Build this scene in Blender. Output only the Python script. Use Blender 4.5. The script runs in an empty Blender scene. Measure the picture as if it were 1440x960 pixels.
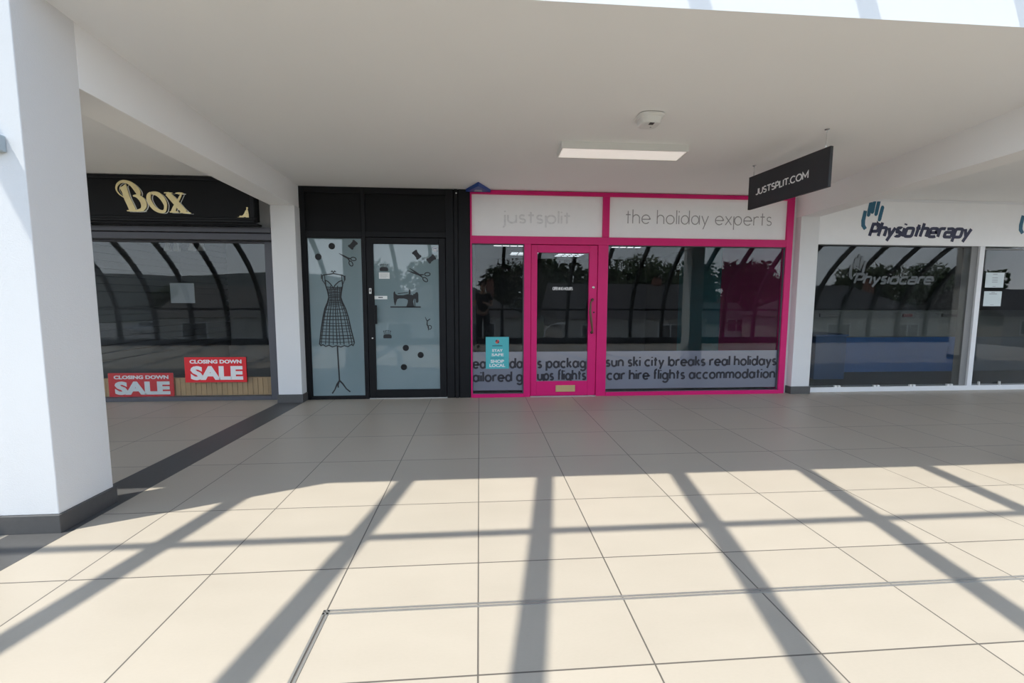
import bpy, bmesh, math, random
from mathutils import Vector, Matrix
random.seed(7)
sc = bpy.context.scene
COL = sc.collection
R = math.radians

# ------------------------------------------------------------------ camera model (1440 x 960 frame)
FPX, PITCH, YAW, ROLL, CAMH = 606.63, R(5.255), R(4.341), R(0.1456), 1.2247
_cy, _sy, _cp, _sp = math.cos(YAW), math.sin(YAW), math.cos(PITCH), math.sin(PITCH)
FWD = Vector((_sy*_cp, _cy*_cp, -_sp)); RGT = Vector((_cy, -_sy, 0)); UPV = RGT.cross(FWD)
_r, _u = RGT.copy(), UPV.copy()
RGT = math.cos(ROLL)*_r + math.sin(ROLL)*_u
UPV = -math.sin(ROLL)*_r + math.cos(ROLL)*_u
CAM = Vector((0, 0, CAMH))
def at(px, py, Y):
    """world point on the vertical plane Y that the photograph shows at a pixel"""
    d = RGT*((px-720)/FPX) - UPV*((py-480)/FPX) + FWD
    return CAM + d*(Y/d.y)
def atx(px, py, Y=5.47): return at(px, py, Y).x
def atz(px, py, Y=5.47): return at(px, py, Y).z

# ------------------------------------------------------------------ materials
MATS = {}
def nodes_of(name):
    m = bpy.data.materials.new(name); m.use_nodes = True
    nt = m.node_tree; nt.nodes.clear()
    out = nt.nodes.new('ShaderNodeOutputMaterial')
    return m, nt, out
def mat(name, col, rough=0.6, metal=0.0, var=0.06, scale=6.0, bump=0.0, bscale=60.0, spec=0.5, coat=0.0, cior=1.5, emit=None, estr=0.0):
    if name in MATS: return MATS[name]
    m, nt, out = nodes_of(name)
    N, L = nt.nodes, nt.links
    b = N.new('ShaderNodeBsdfPrincipled'); L.new(b.outputs[0], out.inputs[0])
    b.inputs['Roughness'].default_value = rough; b.inputs['Metallic'].default_value = metal
    b.inputs['Specular IOR Level'].default_value = spec
    b.inputs['Coat Weight'].default_value = coat; b.inputs['Coat Roughness'].default_value = 0.02; b.inputs['Coat IOR'].default_value = cior
    tc = N.new('ShaderNodeTexCoord')
    if var > 0:
        n = N.new('ShaderNodeTexNoise'); n.inputs['Scale'].default_value = scale; n.inputs['Detail'].default_value = 4
        L.new(tc.outputs['Object'], n.inputs['Vector'])
        mx = N.new('ShaderNodeMix'); mx.data_type = 'RGBA'
        mx.inputs[6].default_value = (*[c*(1-var) for c in col], 1); mx.inputs[7].default_value = (*[min(1, c*(1+var)) for c in col], 1)
        L.new(n.outputs[0], mx.inputs[0]); L.new(mx.outputs[2], b.inputs['Base Color'])
    else:
        b.inputs['Base Color'].default_value = (*col, 1)
    if bump > 0:
        n2 = N.new('ShaderNodeTexNoise'); n2.inputs['Scale'].default_value = bscale; n2.inputs['Detail'].default_value = 3
        L.new(tc.outputs['Object'], n2.inputs['Vector'])
        bp = N.new('ShaderNodeBump'); bp.inputs['Strength'].default_value = bump; bp.inputs['Distance'].default_value = 0.01
        L.new(n2.outputs[0], bp.inputs['Height']); L.new(bp.outputs[0], b.inputs['Normal'])
    if emit:
        b.inputs['Emission Color'].default_value = (*emit, 1); b.inputs['Emission Strength'].default_value = estr
    MATS[name] = m
    return m
def glass(name, tint=(1, 1, 1), f0=0.04, rough=0.0):
    if name in MATS: return MATS[name]
    m, nt, out = nodes_of(name); N, L = nt.nodes, nt.links
    tr = N.new('ShaderNodeBsdfTransparent'); tr.inputs[0].default_value = (*tint, 1)
    gl = N.new('ShaderNodeBsdfGlossy'); gl.inputs['Roughness'].default_value = rough
    ge = N.new('ShaderNodeNewGeometry')
    dt = N.new('ShaderNodeVectorMath'); dt.operation = 'DOT_PRODUCT'
    L.new(ge.outputs['Normal'], dt.inputs[0]); L.new(ge.outputs['Incoming'], dt.inputs[1])
    def ma(op, a, bv=None):
        n = N.new('ShaderNodeMath'); n.operation = op
        if isinstance(a, (int, float)): n.inputs[0].default_value = a
        else: L.new(a, n.inputs[0])
        if bv is not None:
            if isinstance(bv, (int, float)): n.inputs[1].default_value = bv
            else: L.new(bv, n.inputs[1])
        return n.outputs[0]
    ab = ma('ABSOLUTE', dt.outputs['Value'])
    om = ma('SUBTRACT', 1.0, ab)
    p5 = ma('POWER', om, 5.0)
    f = ma('ADD', ma('MULTIPLY', p5, 1-f0), f0)
    mx = N.new('ShaderNodeMixShader'); L.new(f, mx.inputs[0]); L.new(tr.outputs[0], mx.inputs[1]); L.new(gl.outputs[0], mx.inputs[2])
    L.new(mx.outputs[0], out.inputs[0])
    MATS[name] = m
    return m

TILE_X0, TILE_W = -0.0094, 0.6
TILE_Y = [-1.22, -0.56, 0.08, 0.70, 1.319, 1.935, 2.555, 3.30, 3.92, 4.72]
def floor_material():
    m, nt, out = nodes_of('porcelain_tiles'); N, L = nt.nodes, nt.links
    b = N.new('ShaderNodeBsdfPrincipled'); L.new(b.outputs[0], out.inputs[0])
    ge = N.new('ShaderNodeNewGeometry'); sp = N.new('ShaderNodeSeparateXYZ'); L.new(ge.outputs['Position'], sp.inputs[0])
    def ma(op, a, bv=None, c=None):
        n = N.new('ShaderNodeMath'); n.operation = op
        for k, v in enumerate((a, bv, c)):
            if v is None: continue
            if isinstance(v, (int, float)): n.inputs[k].default_value = v
            else: L.new(v, n.inputs[k])
        return n.outputs[0]
    u = ma('DIVIDE', ma('SUBTRACT', sp.outputs[0], TILE_X0), TILE_W)
    fr = ma('FRACT', u)
    dx = ma('MULTIPLY', ma('MINIMUM', fr, ma('SUBTRACT', 1.0, fr)), TILE_W)
    gx = ma('LESS_THAN', dx, 0.0030)
    g = gx; row = None
    for y in TILE_Y:
        g = ma('MAXIMUM', g, ma('COMPARE', sp.outputs[1], y, 0.0030))
        st = ma('GREATER_THAN', sp.outputs[1], y)
        row = st if row is None else ma('ADD', row, st)
    cv = N.new('ShaderNodeCombineXYZ'); L.new(ma('FLOOR', u), cv.inputs[0]); L.new(row, cv.inputs[1])
    wn = N.new('ShaderNodeTexWhiteNoise'); wn.noise_dimensions = '2D'; L.new(cv.outputs[0], wn.inputs['Vector'])
    n1 = N.new('ShaderNodeTexNoise'); n1.inputs['Scale'].default_value = 2.2; n1.inputs['Detail'].default_value = 6
    mp = N.new('ShaderNodeMapping'); mp.inputs['Scale'].default_value = (1.0, 2.6, 1.0)
    ad = N.new('ShaderNodeVectorMath'); ad.operation = 'MULTIPLY_ADD'
    L.new(cv.outputs[0], ad.inputs[0]); ad.inputs[1].default_value = (7.3, 3.1, 0); L.new(ge.outputs['Position'], ad.inputs[2])
    L.new(ad.outputs[0], mp.inputs['Vector']); L.new(mp.outputs[0], n1.inputs['Vector'])
    n2 = N.new('ShaderNodeTexNoise'); n2.inputs['Scale'].default_value = 60; n2.inputs['Detail'].default_value = 3
    L.new(mp.outputs[0], n2.inputs['Vector'])
    f = ma('ADD', ma('ADD', ma('MULTIPLY', n1.outputs[0], 0.55), ma('MULTIPLY', n2.outputs[0], 0.25)), ma('MULTIPLY', wn.outputs['Value'], 0.22))
    mx = N.new('ShaderNodeMix'); mx.data_type = 'RGBA'; L.new(f, mx.inputs[0])
    mx.inputs[6].default_value = (0.40, 0.347, 0.28, 1); mx.inputs[7].default_value = (0.50, 0.437, 0.357, 1)
    m2 = N.new('ShaderNodeMix'); m2.data_type = 'RGBA'; L.new(g, m2.inputs[0])
    L.new(mx.outputs[2], m2.inputs[6]); m2.inputs[7].default_value = (0.12, 0.105, 0.09, 1)
    L.new(m2.outputs[2], b.inputs['Base Color'])
    L.new(ma('ADD', ma('MULTIPLY', n1.outputs[0], 0.12), 0.36), b.inputs['Roughness'])
    bp = N.new('ShaderNodeBump'); bp.inputs['Strength'].default_value = 0.5; bp.inputs['Distance'].default_value = 0.002
    L.new(ma('SUBTRACT', 1.0, g), bp.inputs['Height']); L.new(bp.outputs[0], b.inputs['Normal'])
    return m

M_FLOOR = floor_material()
M_DARKTILE = mat('charcoal_tile', (0.085, 0.083, 0.082), 0.42, var=0.12, scale=40)
M_WHITE = mat('white_painted_render', (0.755, 0.757, 0.76), 0.75, var=0.02, scale=3, bump=0.15, bscale=180)
M_SOFFIT = mat('soffit_paint', (0.91, 0.905, 0.90), 0.8, var=0.02, scale=1.5)
M_METAL = mat('aluminium_trim', (0.55, 0.54, 0.52), 0.4, metal=0.8, var=0.05)
M_STEEL = mat('dark_green_steel', (0.018, 0.024, 0.026), 0.45, var=0.1)
M_BLACK = mat('black_shopfront_paint', (0.0068, 0.007, 0.0085), 0.5, var=0.15, scale=10, spec=.22)
M_BLACK2 = mat('black_panel_paint', (0.005, 0.0052, 0.006), 0.55, var=0.15, scale=10, spec=.2)
M_PINK = mat('magenta_gloss_paint', (0.66, 0.013, 0.165), 0.38, var=0.06, scale=4, spec=.3)
M_SIGNWHITE = mat('sign_board_white', (0.90, 0.90, 0.91), 0.5, var=0.03, scale=8)
M_GLASS = glass('shop_glass', (0.93, 0.95, 0.95), 0.033)
M_VAULT = glass('vault_glass', (0.97, 0.985, 0.985), 0.03)
M_FROST = mat('frosted_teal_film', (0.165, 0.235, 0.255), 0.55, var=0.05, scale=3, coat=1.0, cior=1.65)
M_BAND = mat('frosted_band_film', (0.135, 0.15, 0.20), 0.55, var=0.04, scale=5, coat=1.0, cior=1.8)
M_DECAL = mat('black_vinyl', (0.008, 0.009, 0.011), 0.5, var=0.1)
M_NAVY = mat('dark_navy_vinyl', (0.012, 0.013, 0.022), 0.45, var=0.1)
M_GOLD = mat('gold_leaf', (0.98, 0.76, 0.40), 0.4, metal=0.15, var=0.18, scale=16)
M_SILVER = mat('silver_outline', (0.62, 0.60, 0.55), 0.35, metal=0.5, var=0.1)
M_GREYFRAME = mat('grey_shutter_paint', (0.082, 0.083, 0.098), 0.45, var=0.06)
M_WHITEFRAME = mat('white_window_frame', (0.80, 0.81, 0.83), 0.35, var=0.02)
M_GREYSEAL = mat('grey_frame_return', (0.22, 0.22, 0.22), 0.5, var=0.05)
M_RED = mat('poster_red', (0.72, 0.012, 0.022), 0.4, var=0.04)
M_PAPERWHITE = mat('paper_white', (0.80, 0.81, 0.80), 0.6, var=0.03)
M_TEAL = mat('poster_turquoise', (0.075, 0.46, 0.50), 0.45, var=0.03)
M_BRASS = mat('brass', (0.66, 0.50, 0.26), 0.35, metal=0.7, var=0.1)
M_BRONZE = mat('dark_bronze', (0.05, 0.032, 0.025), 0.4, metal=0.5, var=0.1)
M_CHROME = mat('chrome', (0.75, 0.75, 0.75), 0.2, metal=1.0, var=0.0)
M_WOODGRIP = mat('brown_wood_grip', (0.13, 0.06, 0.035), 0.4, var=0.2, scale=20)
M_BLUE = mat('alarm_blue', (0.014, 0.065, 0.30), 0.4, var=0.06)
M_SIGNDARK = mat('sign_charcoal', (0.020, 0.022, 0.027), 0.5, var=0.06)
M_LETWHITE = mat('letter_white', (0.82, 0.82, 0.82), 0.5, var=0.0)
M_PLASTIC = mat('white_plastic', (0.78, 0.78, 0.76), 0.4, var=0.02)
M_DARKGREY = mat('dark_grey_plastic', (0.05, 0.05, 0.05), 0.4, var=0.05)
M_DIFFUSER = mat('lamp_diffuser', (0.85, 0.82, 0.78), 0.5, var=0.0, emit=(1.0, 0.92, 0.84), estr=0.42)
M_PHYSIOTEAL = mat('hand_logo_teal', (0.012, 0.115, 0.20), 0.45, var=0.08)
M_PHYSIONAVY = mat('physio_navy', (0.012, 0.014, 0.055), 0.45, var=0.05)
M_GHOST = mat('grey_glue_ghost', (0.34, 0.33, 0.335), 0.7, var=0.6, scale=40)
M_GHOST2 = mat('faint_glue_ghost', (0.74, 0.74, 0.755), 0.7, var=0.2, scale=30)
M_FADED = mat('faded_white_vinyl', (0.115, 0.13, 0.14), 0.6, var=0.5, scale=9)
M_TIMBER = mat('pine_boards', (0.50, 0.30, 0.14), 0.5, var=0.2, scale=9)

# ------------------------------------------------------------------ mesh building
class MB:
    def __init__(s): s.v, s.f, s.m = [], [], []
    def poly(s, pts, faces, mi=0):
        o = len(s.v); s.v += [tuple(p) for p in pts]
        s.f += [tuple(i+o for i in f) for f in faces]; s.m += [mi]*len(faces); return s
    def box(s, x0, x1, y0, y1, z0, z1, mi=0):
        p = [(x0,y0,z0),(x1,y0,z0),(x1,y1,z0),(x0,y1,z0),(x0,y0,z1),(x1,y0,z1),(x1,y1,z1),(x0,y1,z1)]
        return s.poly(p, [(0,3,2,1),(4,5,6,7),(0,1,5,4),(1,2,6,5),(2,3,7,6),(3,0,4,7)], mi)
    def hexa(s, p, mi=0):
        return s.poly(p, [(0,3,2,1),(4,5,6,7),(0,1,5,4),(1,2,6,5),(2,3,7,6),(3,0,4,7)], mi)
    def prism(s, pts, d, mi=0):
        """polygon in 3-D pushed along d"""
        n = len(pts); d = Vector(d)
        p = [Vector(q) for q in pts]; p = p + [q+d for q in p]
        return s.poly(p, [tuple(range(n))[::-1], tuple(range(n, 2*n))] + [(i, (i+1) % n, n+(i+1) % n, n+i) for i in range(n)], mi)
    def frame(s, x0, x1, z0, z1, y0, y1, wl, wr, wb, wt, mi=0):
        s.box(x0, x0+wl, y0, y1, z0, z1, mi); s.box(x1-wr, x1, y0, y1, z0, z1, mi)
        s.box(x0+wl, x1-wr, y0, y1, z0, z0+wb, mi); s.box(x0+wl, x1-wr, y0, y1, z1-wt, z1, mi); return s
    def tube(s, pts, rad, n=10, mi=0, cap=True):
        pts = [Vector(p) for p in pts]; k = len(pts)
        if not isinstance(rad, (list, tuple)): rad = [rad]*k
        rings = []; up = None
        for i, p in enumerate(pts):
            t = (pts[min(i+1, k-1)]-pts[max(i-1, 0)]).normalized()
            a = t.orthogonal().normalized() if up is None else (up - t*up.dot(t)).normalized()
            up = a; b = t.cross(a)
            rings.append([p + rad[i]*(math.cos(2*math.pi*j/n)*a + math.sin(2*math.pi*j/n)*b) for j in range(n)])
        o = [q for r in rings for q in r]; f = []
        for i in range(k-1):
            for j in range(n): f.append((i*n+j, i*n+(j+1) % n, (i+1)*n+(j+1) % n, (i+1)*n+j))
        if cap: f += [tuple(range(n))[::-1], tuple(range((k-1)*n, k*n))]
        return s.poly(o, f, mi)
    def lathe(s, prof, c, axis='z', n=24, mi=0):
        """prof: (radius, height) pairs about an axis through c"""
        pts = []
        for r, h in prof:
            for j in range(n):
                a = 2*math.pi*j/n; x, y = r*math.cos(a), r*math.sin(a)
                pts.append({'z': (c[0]+x, c[1]+y, c[2]+h), 'y': (c[0]+x, c[1]+h, c[2]+y), 'x': (c[0]+h, c[1]+x, c[2]+y)}[axis])
        k = len(prof); f = []
        for i in range(k-1):
            for j in range(n): f.append((i*n+j, i*n+(j+1) % n, (i+1)*n+(j+1) % n, (i+1)*n+j))
        f += [tuple(range(n))[::-1], tuple(range((k-1)*n, k*n))]
        return s.poly(pts, f, mi)
    def build(s, name, mats, parent=None, bevel=0.0, smooth=False, origin=None, seg=2):
        if not isinstance(mats, (list, tuple)): mats = [mats]
        xs = [p[0] for p in s.v]; ys = [p[1] for p in s.v]; zs = [p[2] for p in s.v]
        org = Vector(origin) if origin else Vector(((min(xs)+max(xs))/2, (min(ys)+max(ys))/2, min(zs)))
        me = bpy.data.meshes.new(name)
        me.from_pydata([(Vector(p)-org)[:] for p in s.v], [], s.f)
        for m in mats: me.materials.append(m)
        for i, p in enumerate(me.polygons): p.material_index = s.m[i]
        bm = bmesh.new(); bm.from_mesh(me); bmesh.ops.recalc_face_normals(bm, faces=bm.faces); bm.to_mesh(me); bm.free()
        if smooth:
            for p in me.polygons: p.use_smooth = True
        o = bpy.data.objects.new(name, me); COL.objects.link(o)
        if parent is not None:
            o.parent = parent; o.location = org - wloc(parent)
        else: o.location = org
        if bevel > 0:
            b = o.modifiers.new('bevel', 'BEVEL'); b.width = bevel; b.segments = seg; b.limit_method = 'ANGLE'
        if smooth:
            try:
                me.set_sharp_from_angle(angle=R(40))
            except Exception: pass
        return o
def wloc(o):
    l = Vector(o.location)
    while o.parent: o = o.parent; l += Vector(o.location)
    return l
def tag(o, label, cat, group=None, kind=None):
    o['label'] = label; o['category'] = cat
    if group: o['group'] = group
    if kind: o['kind'] = kind
    return o
def empty(name, loc):
    o = bpy.data.objects.new(name, None); COL.objects.link(o); o.location = loc; o.empty_display_size = 0.1
    return o
def copy_tree(o, parent=None):
    c = o.copy(); COL.objects.link(c); c.parent = parent
    for ch in list(o.children): copy_tree(ch, c)
    return c
def struct(o, label, cat): return tag(o, label, cat, kind='structure')

# ------------------------------------------------------------------ stroke lettering
def arc(cx, cy, rx, ry, a0, a1, n=14, sq=1.0):
    out = []
    for i in range(n+1):
        a = R(a0+(a1-a0)*i/n); c, s_ = math.cos(a), math.sin(a)
        out.append((cx+rx*math.copysign(abs(c)**sq, c), cy+ry*math.copysign(abs(s_)**sq, s_)))
    return out
def glyph(ch, q=1.0):
    A = lambda cx, cy, r, a0, a1, ry=None: arc(cx, cy, r, ry or r, a0, a1, 16, q)
    O = A(.5, .5, .5, 0, 360)
    OL = A(.46, .5, .46, 0, 360, .5) if q > .6 else O; OR = A(.55, .5, .45, 0, 360, .5) if q > .6 else O
    G = {
     'o': (1, [O]), 'a': (1, [OL, [(1,-.0),(1,1.05)]] if q > .6 else [[(.12,.97)]+A(.62,.62,.38,90,0)+[(1,0)], [(1,.56)]+A(.3,.28,.3,90,270,.28)+[(1,0)]]), 'd': (1, [OL, [(1,0),(1,1.6)]]), 'b': (1, [OR, [(0,0),(0,1.6)]]),
     'p': (1, [OR, [(0,-.55),(0,1)]]), 'g': (1, [OL, [(1,1),(1,-.1)]+A(.5,-.1,.5,0,-150,.46)]),
     'e': (1, [[(0.03,.5),(1,.5)]+A(.5,.5,.5,0,318)]), 'c': (.88, [A(.5,.5,.5,48,312)]),
     's': (.62, [A(.31,.745,.27,35,270,.255)+A(.31,.255,.29,90,-150,.235)]),
     't': (.54, [[(.25,0),(.25,1.42)], [(-.02,1),(.56,1)]]),
     'h': (.84, [[(0,0),(0,1.6)], A(.42,.58,.42,180,0)+[(.84,0)]]),
     'n': (.84, [[(0,0),(0,1)], A(.42,.58,.42,180,0)+[(.84,0)]]),
     'm': (1.44, [[(0,0),(0,1)], A(.36,.64,.36,180,0)+[(.72,0)], A(1.08,.64,.36,180,0)+[(1.44,0)]]),
     'u': (.84, [[(0,1)]+A(.42,.42,.42,180,360)+[(.84,1)], [(.84,.5),(.84,0)]]),
     'r': (.55, [[(0,0),(0,1)], A(.42,.58,.42,180,62)]),
     'l': (0, [[(0,0),(0,1.6)]]), 'i': (0, [[(0,0),(0,1)], [(0,1.36),(0,1.52)]]),
     'j': (.12, [[(.12,1),(.12,-.3)]+A(-.13,-.3,.25,0,-80), [(.12,1.36),(.12,1.52)]]),
     'f': (.52, [A(.52,1.3,.3,75,180)+[(.22,0)], [(0,1),(.5,1)]]),
     'k': (.72, [[(0,0),(0,1.6)], [(.66,1),(.02,.42)], [(.22,.62),(.72,0)]]),
     'x': (.76, [[(0,0),(.76,1)], [(0,1),(.76,0)]]), 'y': (.84, [[(0,1),(.42,.02)], [(.84,1),(.2,-.55)]]),
     'J': (.5, [[(.5,1),(.5,.3)]+A(.24,.27,.26,0,-150)]), 'U': (.8, [[(0,1),(0,.4)]+A(.4,.4,.4,180,360)+[(.8,1)]]),
     'S': (.66, [A(.33,.745,.3,40,270,.255)+A(.33,.25,.33,90,-145,.25)]), 'T': (.8, [[(0,1),(.8,1)], [(.4,0),(.4,1)]]),
     'P': (.62, [[(0,0),(0,1),(.34,1)]+A(.34,.7,.3,90,-90)+[(0,.4)]]), 'L': (.55, [[(0,1),(0,0),(.55,0)]]),
     'I': (0, [[(0,0),(0,1)]]), '.': (0.02, [[(0,-.04),(0,.1)]]), 'C': (.9, [A(.5,.5,.5,45,315)]), 'O': (1, [O]),
     'M': (.95, [[(0,0),(0,1),(.475,.3),(.95,1),(.95,0)]]), 'E': (.58, [[(.58,1),(0,1),(0,0),(.58,0)], [(0,.52),(.5,.52)]]),
     'N': (.78, [[(0,0),(0,1),(.78,0),(.78,1)]]), 'G': (.95, [A(.5,.5,.5,45,360)+[(.58,.5)]]), 'H': (.76, [[(0,0),(0,1)], [(.76,0),(.76,1)], [(0,.52),(.76,.52)]]),
     'R': (.66, [[(0,0),(0,1),(.34,1)]+A(.34,.72,.3,90,-90,.28)+[(0,.44)], [(.3,.44),(.64,0)]]),
    }
    return G[ch]
def strokes(text, gap=0.26, space=0.5, q=1.0, shear=0.0, wide=1.0, cap=1.0):
    x = 0; out = []
    for ch in text:
        if ch == ' ': x += space; continue
        w, st = glyph(ch, q)
        k = cap if ch.isupper() else 1.0
        for s_ in st: out.append([(x+p[0]*wide*k+shear*p[1]*k, p[1]*k) for p in s_])
        x += w*wide*k+gap
    return out, x-gap
RIB_N = 0
def ribbon(mb, pts, width, place, thick, mi=0):
    """solid flat stroke; width is one number or one per point; place(u, v, d) maps to the world, d = height off the face"""
    global RIB_N
    RIB_N = (RIB_N+1) % 23; thick = thick+RIB_N*2.5e-5
    P = [Vector((p[0], p[1])) for p in pts]; n = len(P)
    W = width if isinstance(width, (list, tuple)) else [width]*n
    closed = (P[0]-P[-1]).length < 1e-5 and n > 3
    Lf, Rt = [], []
    for i in range(n):
        a = P[i-1] if i > 0 else (P[-2] if closed else None)
        c = P[i+1] if i < n-1 else (P[1] if closed else None)
        d1 = (P[i]-a).normalized() if a is not None else None
        d2 = (c-P[i]).normalized() if c is not None else None
        if d1 is None: d1 = d2
        if d2 is None: d2 = d1
        n1 = Vector((-d1.y, d1.x)); n2 = Vector((-d2.y, d2.x)); nn = n1+n2
        if nn.length < 1e-4: nn = n1.copy()
        nn.normalize(); k = 1/max(.45, nn.dot(n1))
        Lf.append(P[i]+nn*W[i]/2*k); Rt.append(P[i]-nn*W[i]/2*k)
    v = []
    for d in (thick, 0.0):
        v += [place(p.x, p.y, d) for p in Lf] + [place(p.x, p.y, d) for p in Rt]
    f = []
    for i in range(n-1):
        f.append((i, i+1, n+i+1, n+i)); f.append((2*n+i, 3*n+i, 3*n+i+1, 2*n+i+1))
        f.append((i, 2*n+i, 2*n+i+1, i+1)); f.append((n+i, n+i+1, 3*n+i+1, 3*n+i))
    if not closed: f += [(0, n, 3*n, 2*n), (n-1, 3*n-1, 4*n-1, 2*n-1)]
    mb.poly(v, f, mi)
def facade(x0, z0, y, s=1.0, sx=None):
    sx = sx or s
    return lambda u, v, d: (x0+u*sx, y-d, z0+v*s)
def lettering(name, text, x0, x1, z0, xh, y, w, material, parent=None, thick=0.002, **kw):
    """stroke letters between x0 and x1 on the facade, baseline z0, x-height xh, stroke w (metres)"""
    st, L = strokes(text, **kw)
    ext = max(p[0] for s_ in st for p in s_)-min(p[0] for s_ in st for p in s_)
    mn = min(p[0] for s_ in st for p in s_)
    sx = (x1-x0-w)/max(ext, 1e-6)
    mb = MB(); pl = lambda u, v, d: (u, y-d, v)
    for s_ in st: ribbon(mb, [(x0+w/2+(p[0]-mn)*sx, z0+p[1]*xh) for p in s_], w, pl, thick)
    return mb.build(name, material, parent)
def words(name, text, x0, x1, z0, xh, y, w, material, parent=None, thick=0.002, gap=.26, space=.5, cap=1.0, **kw):
    """a line of stroke lettering as an Empty with one mesh per word"""
    e = empty(name, ((x0+x1)/2, y, z0))
    if parent: e.parent = parent; e.location = Vector(((x0+x1)/2, y, z0))-wloc(parent)
    ws = text.split(' '); sts = []; x = 0
    for wd in ws:
        st, L = strokes(wd, gap=gap, cap=cap, **kw); sts.append([[(p[0]+x, p[1]) for p in q] for q in st]); x += L+gap+space
    al_ = [p[0] for st in sts for q in st for p in q]; mn, ext = min(al_), max(al_)-min(al_); sx = (x1-x0-w)/ext
    for st in sts:
        mb = MB()
        for q in st: ribbon(mb, [(x0+w/2+(p[0]-mn)*sx, z0+p[1]*xh) for p in q], w, lambda u, v, d: (u, y-d, v), thick)
        mb.build('word', material, e)
    return e
def font_text(name, body, x0, x1, z0, h, y, material, parent, bold=0.0, thick=0.001):
    """block capitals from Blender's built-in face, fitted between x0 and x1 with cap height h"""
    cu = bpy.data.curves.new(name, 'FONT'); cu.body = body; cu.size = 1; cu.offset = bold; cu.extrude = 0.5; cu.resolution_u = 3
    t = bpy.data.objects.new(name+'_tmp', cu); COL.objects.link(t)
    dg = bpy.context.evaluated_depsgraph_get(); dg.update()
    me = bpy.data.meshes.new_from_object(t.evaluated_get(dg))
    bpy.data.objects.remove(t)
    xs = [v.co.x for v in me.vertices]; ys = [v.co.y for v in me.vertices]
    sx = (x1-x0)/(max(xs)-min(xs)); sy = h/(max(ys)-min(ys)); mx, my = min(xs), min(ys)
    org = Vector((x0, y, z0))
    for v in me.vertices:
        v.co = Vector(((v.co.x-mx)*sx, -(v.co.z+0.5)*thick, (v.co.y-my)*sy))
    me.materials.clear(); me.materials.append(material)
    o = bpy.data.objects.new(name, me); COL.objects.link(o)
    o.parent = parent; o.location = org-wloc(parent) if parent else org
    return o
def disc_pts(cx, cz, r, n=20): return [(cx+r*math.cos(2*math.pi*i/n), cz+r*math.sin(2*math.pi*i/n)) for i in range(n)]
def flat(mb, pts, y, d, mi=0):
    """outline on the facade pushed d towards the viewer"""
    mb.prism([(p[0], y, p[1]) for p in pts], (0, -d, 0), mi)

# ================================================================== THE PLACE
XL, XR = -13.0, 15.0
SOF_Y, SOF_Z, FAC_Y, CEIL_Z = 2.364, 2.775, 5.46, 2.600
def zc(y): return SOF_Z-(y-SOF_Y)*(SOF_Z-CEIL_Z)/(FAC_Y-SOF_Y)
GY = -1.62                                   # outer edge of the walkway

# floor
o = MB().box(XL, XR, GY-0.12, 11.2, -0.25, 0).build('floor', M_FLOOR); struct(o, 'beige square porcelain tiles paving the covered walkway', 'floor')
BXL, BXR = -2.515, -2.222
o = MB().hexa([(x_, y_, z_) for z_ in (-.001, .0012) for x_, y_ in ((-2.515,GY),(-2.222,GY),(-2.135,5.46),(-2.425,5.46))]).build('trim_1', M_DARKTILE)
struct(o, 'charcoal tile strip crossing the floor between the two left columns', 'floor trim')
mb = MB()
for k in (-.0125, .0035): mb.box(-.6215, 3.6065, 1.6496+k, 1.6496+k+.009, -.001, 0.003)
for xx in (-.609, 3.591):
    for k in (-.0125, .0035): mb.box(xx+k, xx+k+.009, -1.5, 1.66, -.001, .003)
o = mb.build('trim_2', M_METAL); struct(o, 'double metal movement joint let into the beige floor tiles', 'floor trim')

# ceiling slab (slopes a little towards the shopfronts) and the wall above it
p = [(XL,SOF_Y,SOF_Z),(XR,SOF_Y,SOF_Z),(XR,11.2,2.52),(XL,11.2,2.52)]
pp = [(XL,SOF_Y,SOF_Z),(XR,SOF_Y,SOF_Z),(XR,FAC_Y+.05,zc(FAC_Y+.05)),(XL,FAC_Y+.05,zc(FAC_Y+.05))]
o = MB().hexa(pp+[(q[0],q[1],2.95) for q in pp]).build('ceiling', M_SOFFIT); struct(o, 'pale grey painted soffit over the walkway', 'ceiling')
o = MB().box(XL, XR, SOF_Y, SOF_Y+.3, 2.95, 4.75).build('wall_upper', M_WHITE); struct(o, 'sunlit white wall above the front edge of the soffit', 'wall')
o = MB().box(XL, XR, SOF_Y+.3, 11.2, 2.95, 3.15).build('roof', M_WHITE); struct(o, 'flat roof slab above the shops', 'roof')

# columns and beams
def column(x0, x1, y0, y1, z1, label, base=.10, over=.012):
    c = empty('column', ((x0+x1)/2, (y0+y1)/2, 0)); struct(c, label, 'column')
    MB().box(x0, x1, y0, y1, base, z1).build('shaft', M_WHITE, c, bevel=.004)
    s_ = MB().box(x0-over, x1+over, y0-over, y1+over, 0, base).build('skirting', M_DARKTILE, c, bevel=.003); s_['label'] = 'charcoal tile skirting'
    return c
column(BXL, -2.222, SOF_Y, 2.705, 2.772, 'big white square column in the left foreground with a grey tiled base')
column(-2.422, -2.145, 5.33, 5.62, 2.340, 'white column between the gold lettered shop and the black shopfront')
column(4.175, 4.43, 5.42, 5.62, 2.338, 'white column between the pink shopfront and the white clinic windows')
column(4.175, 4.435, SOF_Y, 2.705, 2.772, 'white front column opposite the clinic, seen mirrored in the pink shop window')
column(10.3, 10.56, SOF_Y, 2.705, 2.772, 'white front column farther along, mirrored in the clinic glass')
column(-8.9, -8.6, SOF_Y, 2.705, 2.772, 'white front column beyond the gold lettered shop')
o = MB().box(4.098, 4.20, 5.515, 5.62, 0, 2.595).build('wall_front', M_WHITE); struct(o, 'narrow white wall strip between the pink frame and the column', 'wall')
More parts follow.
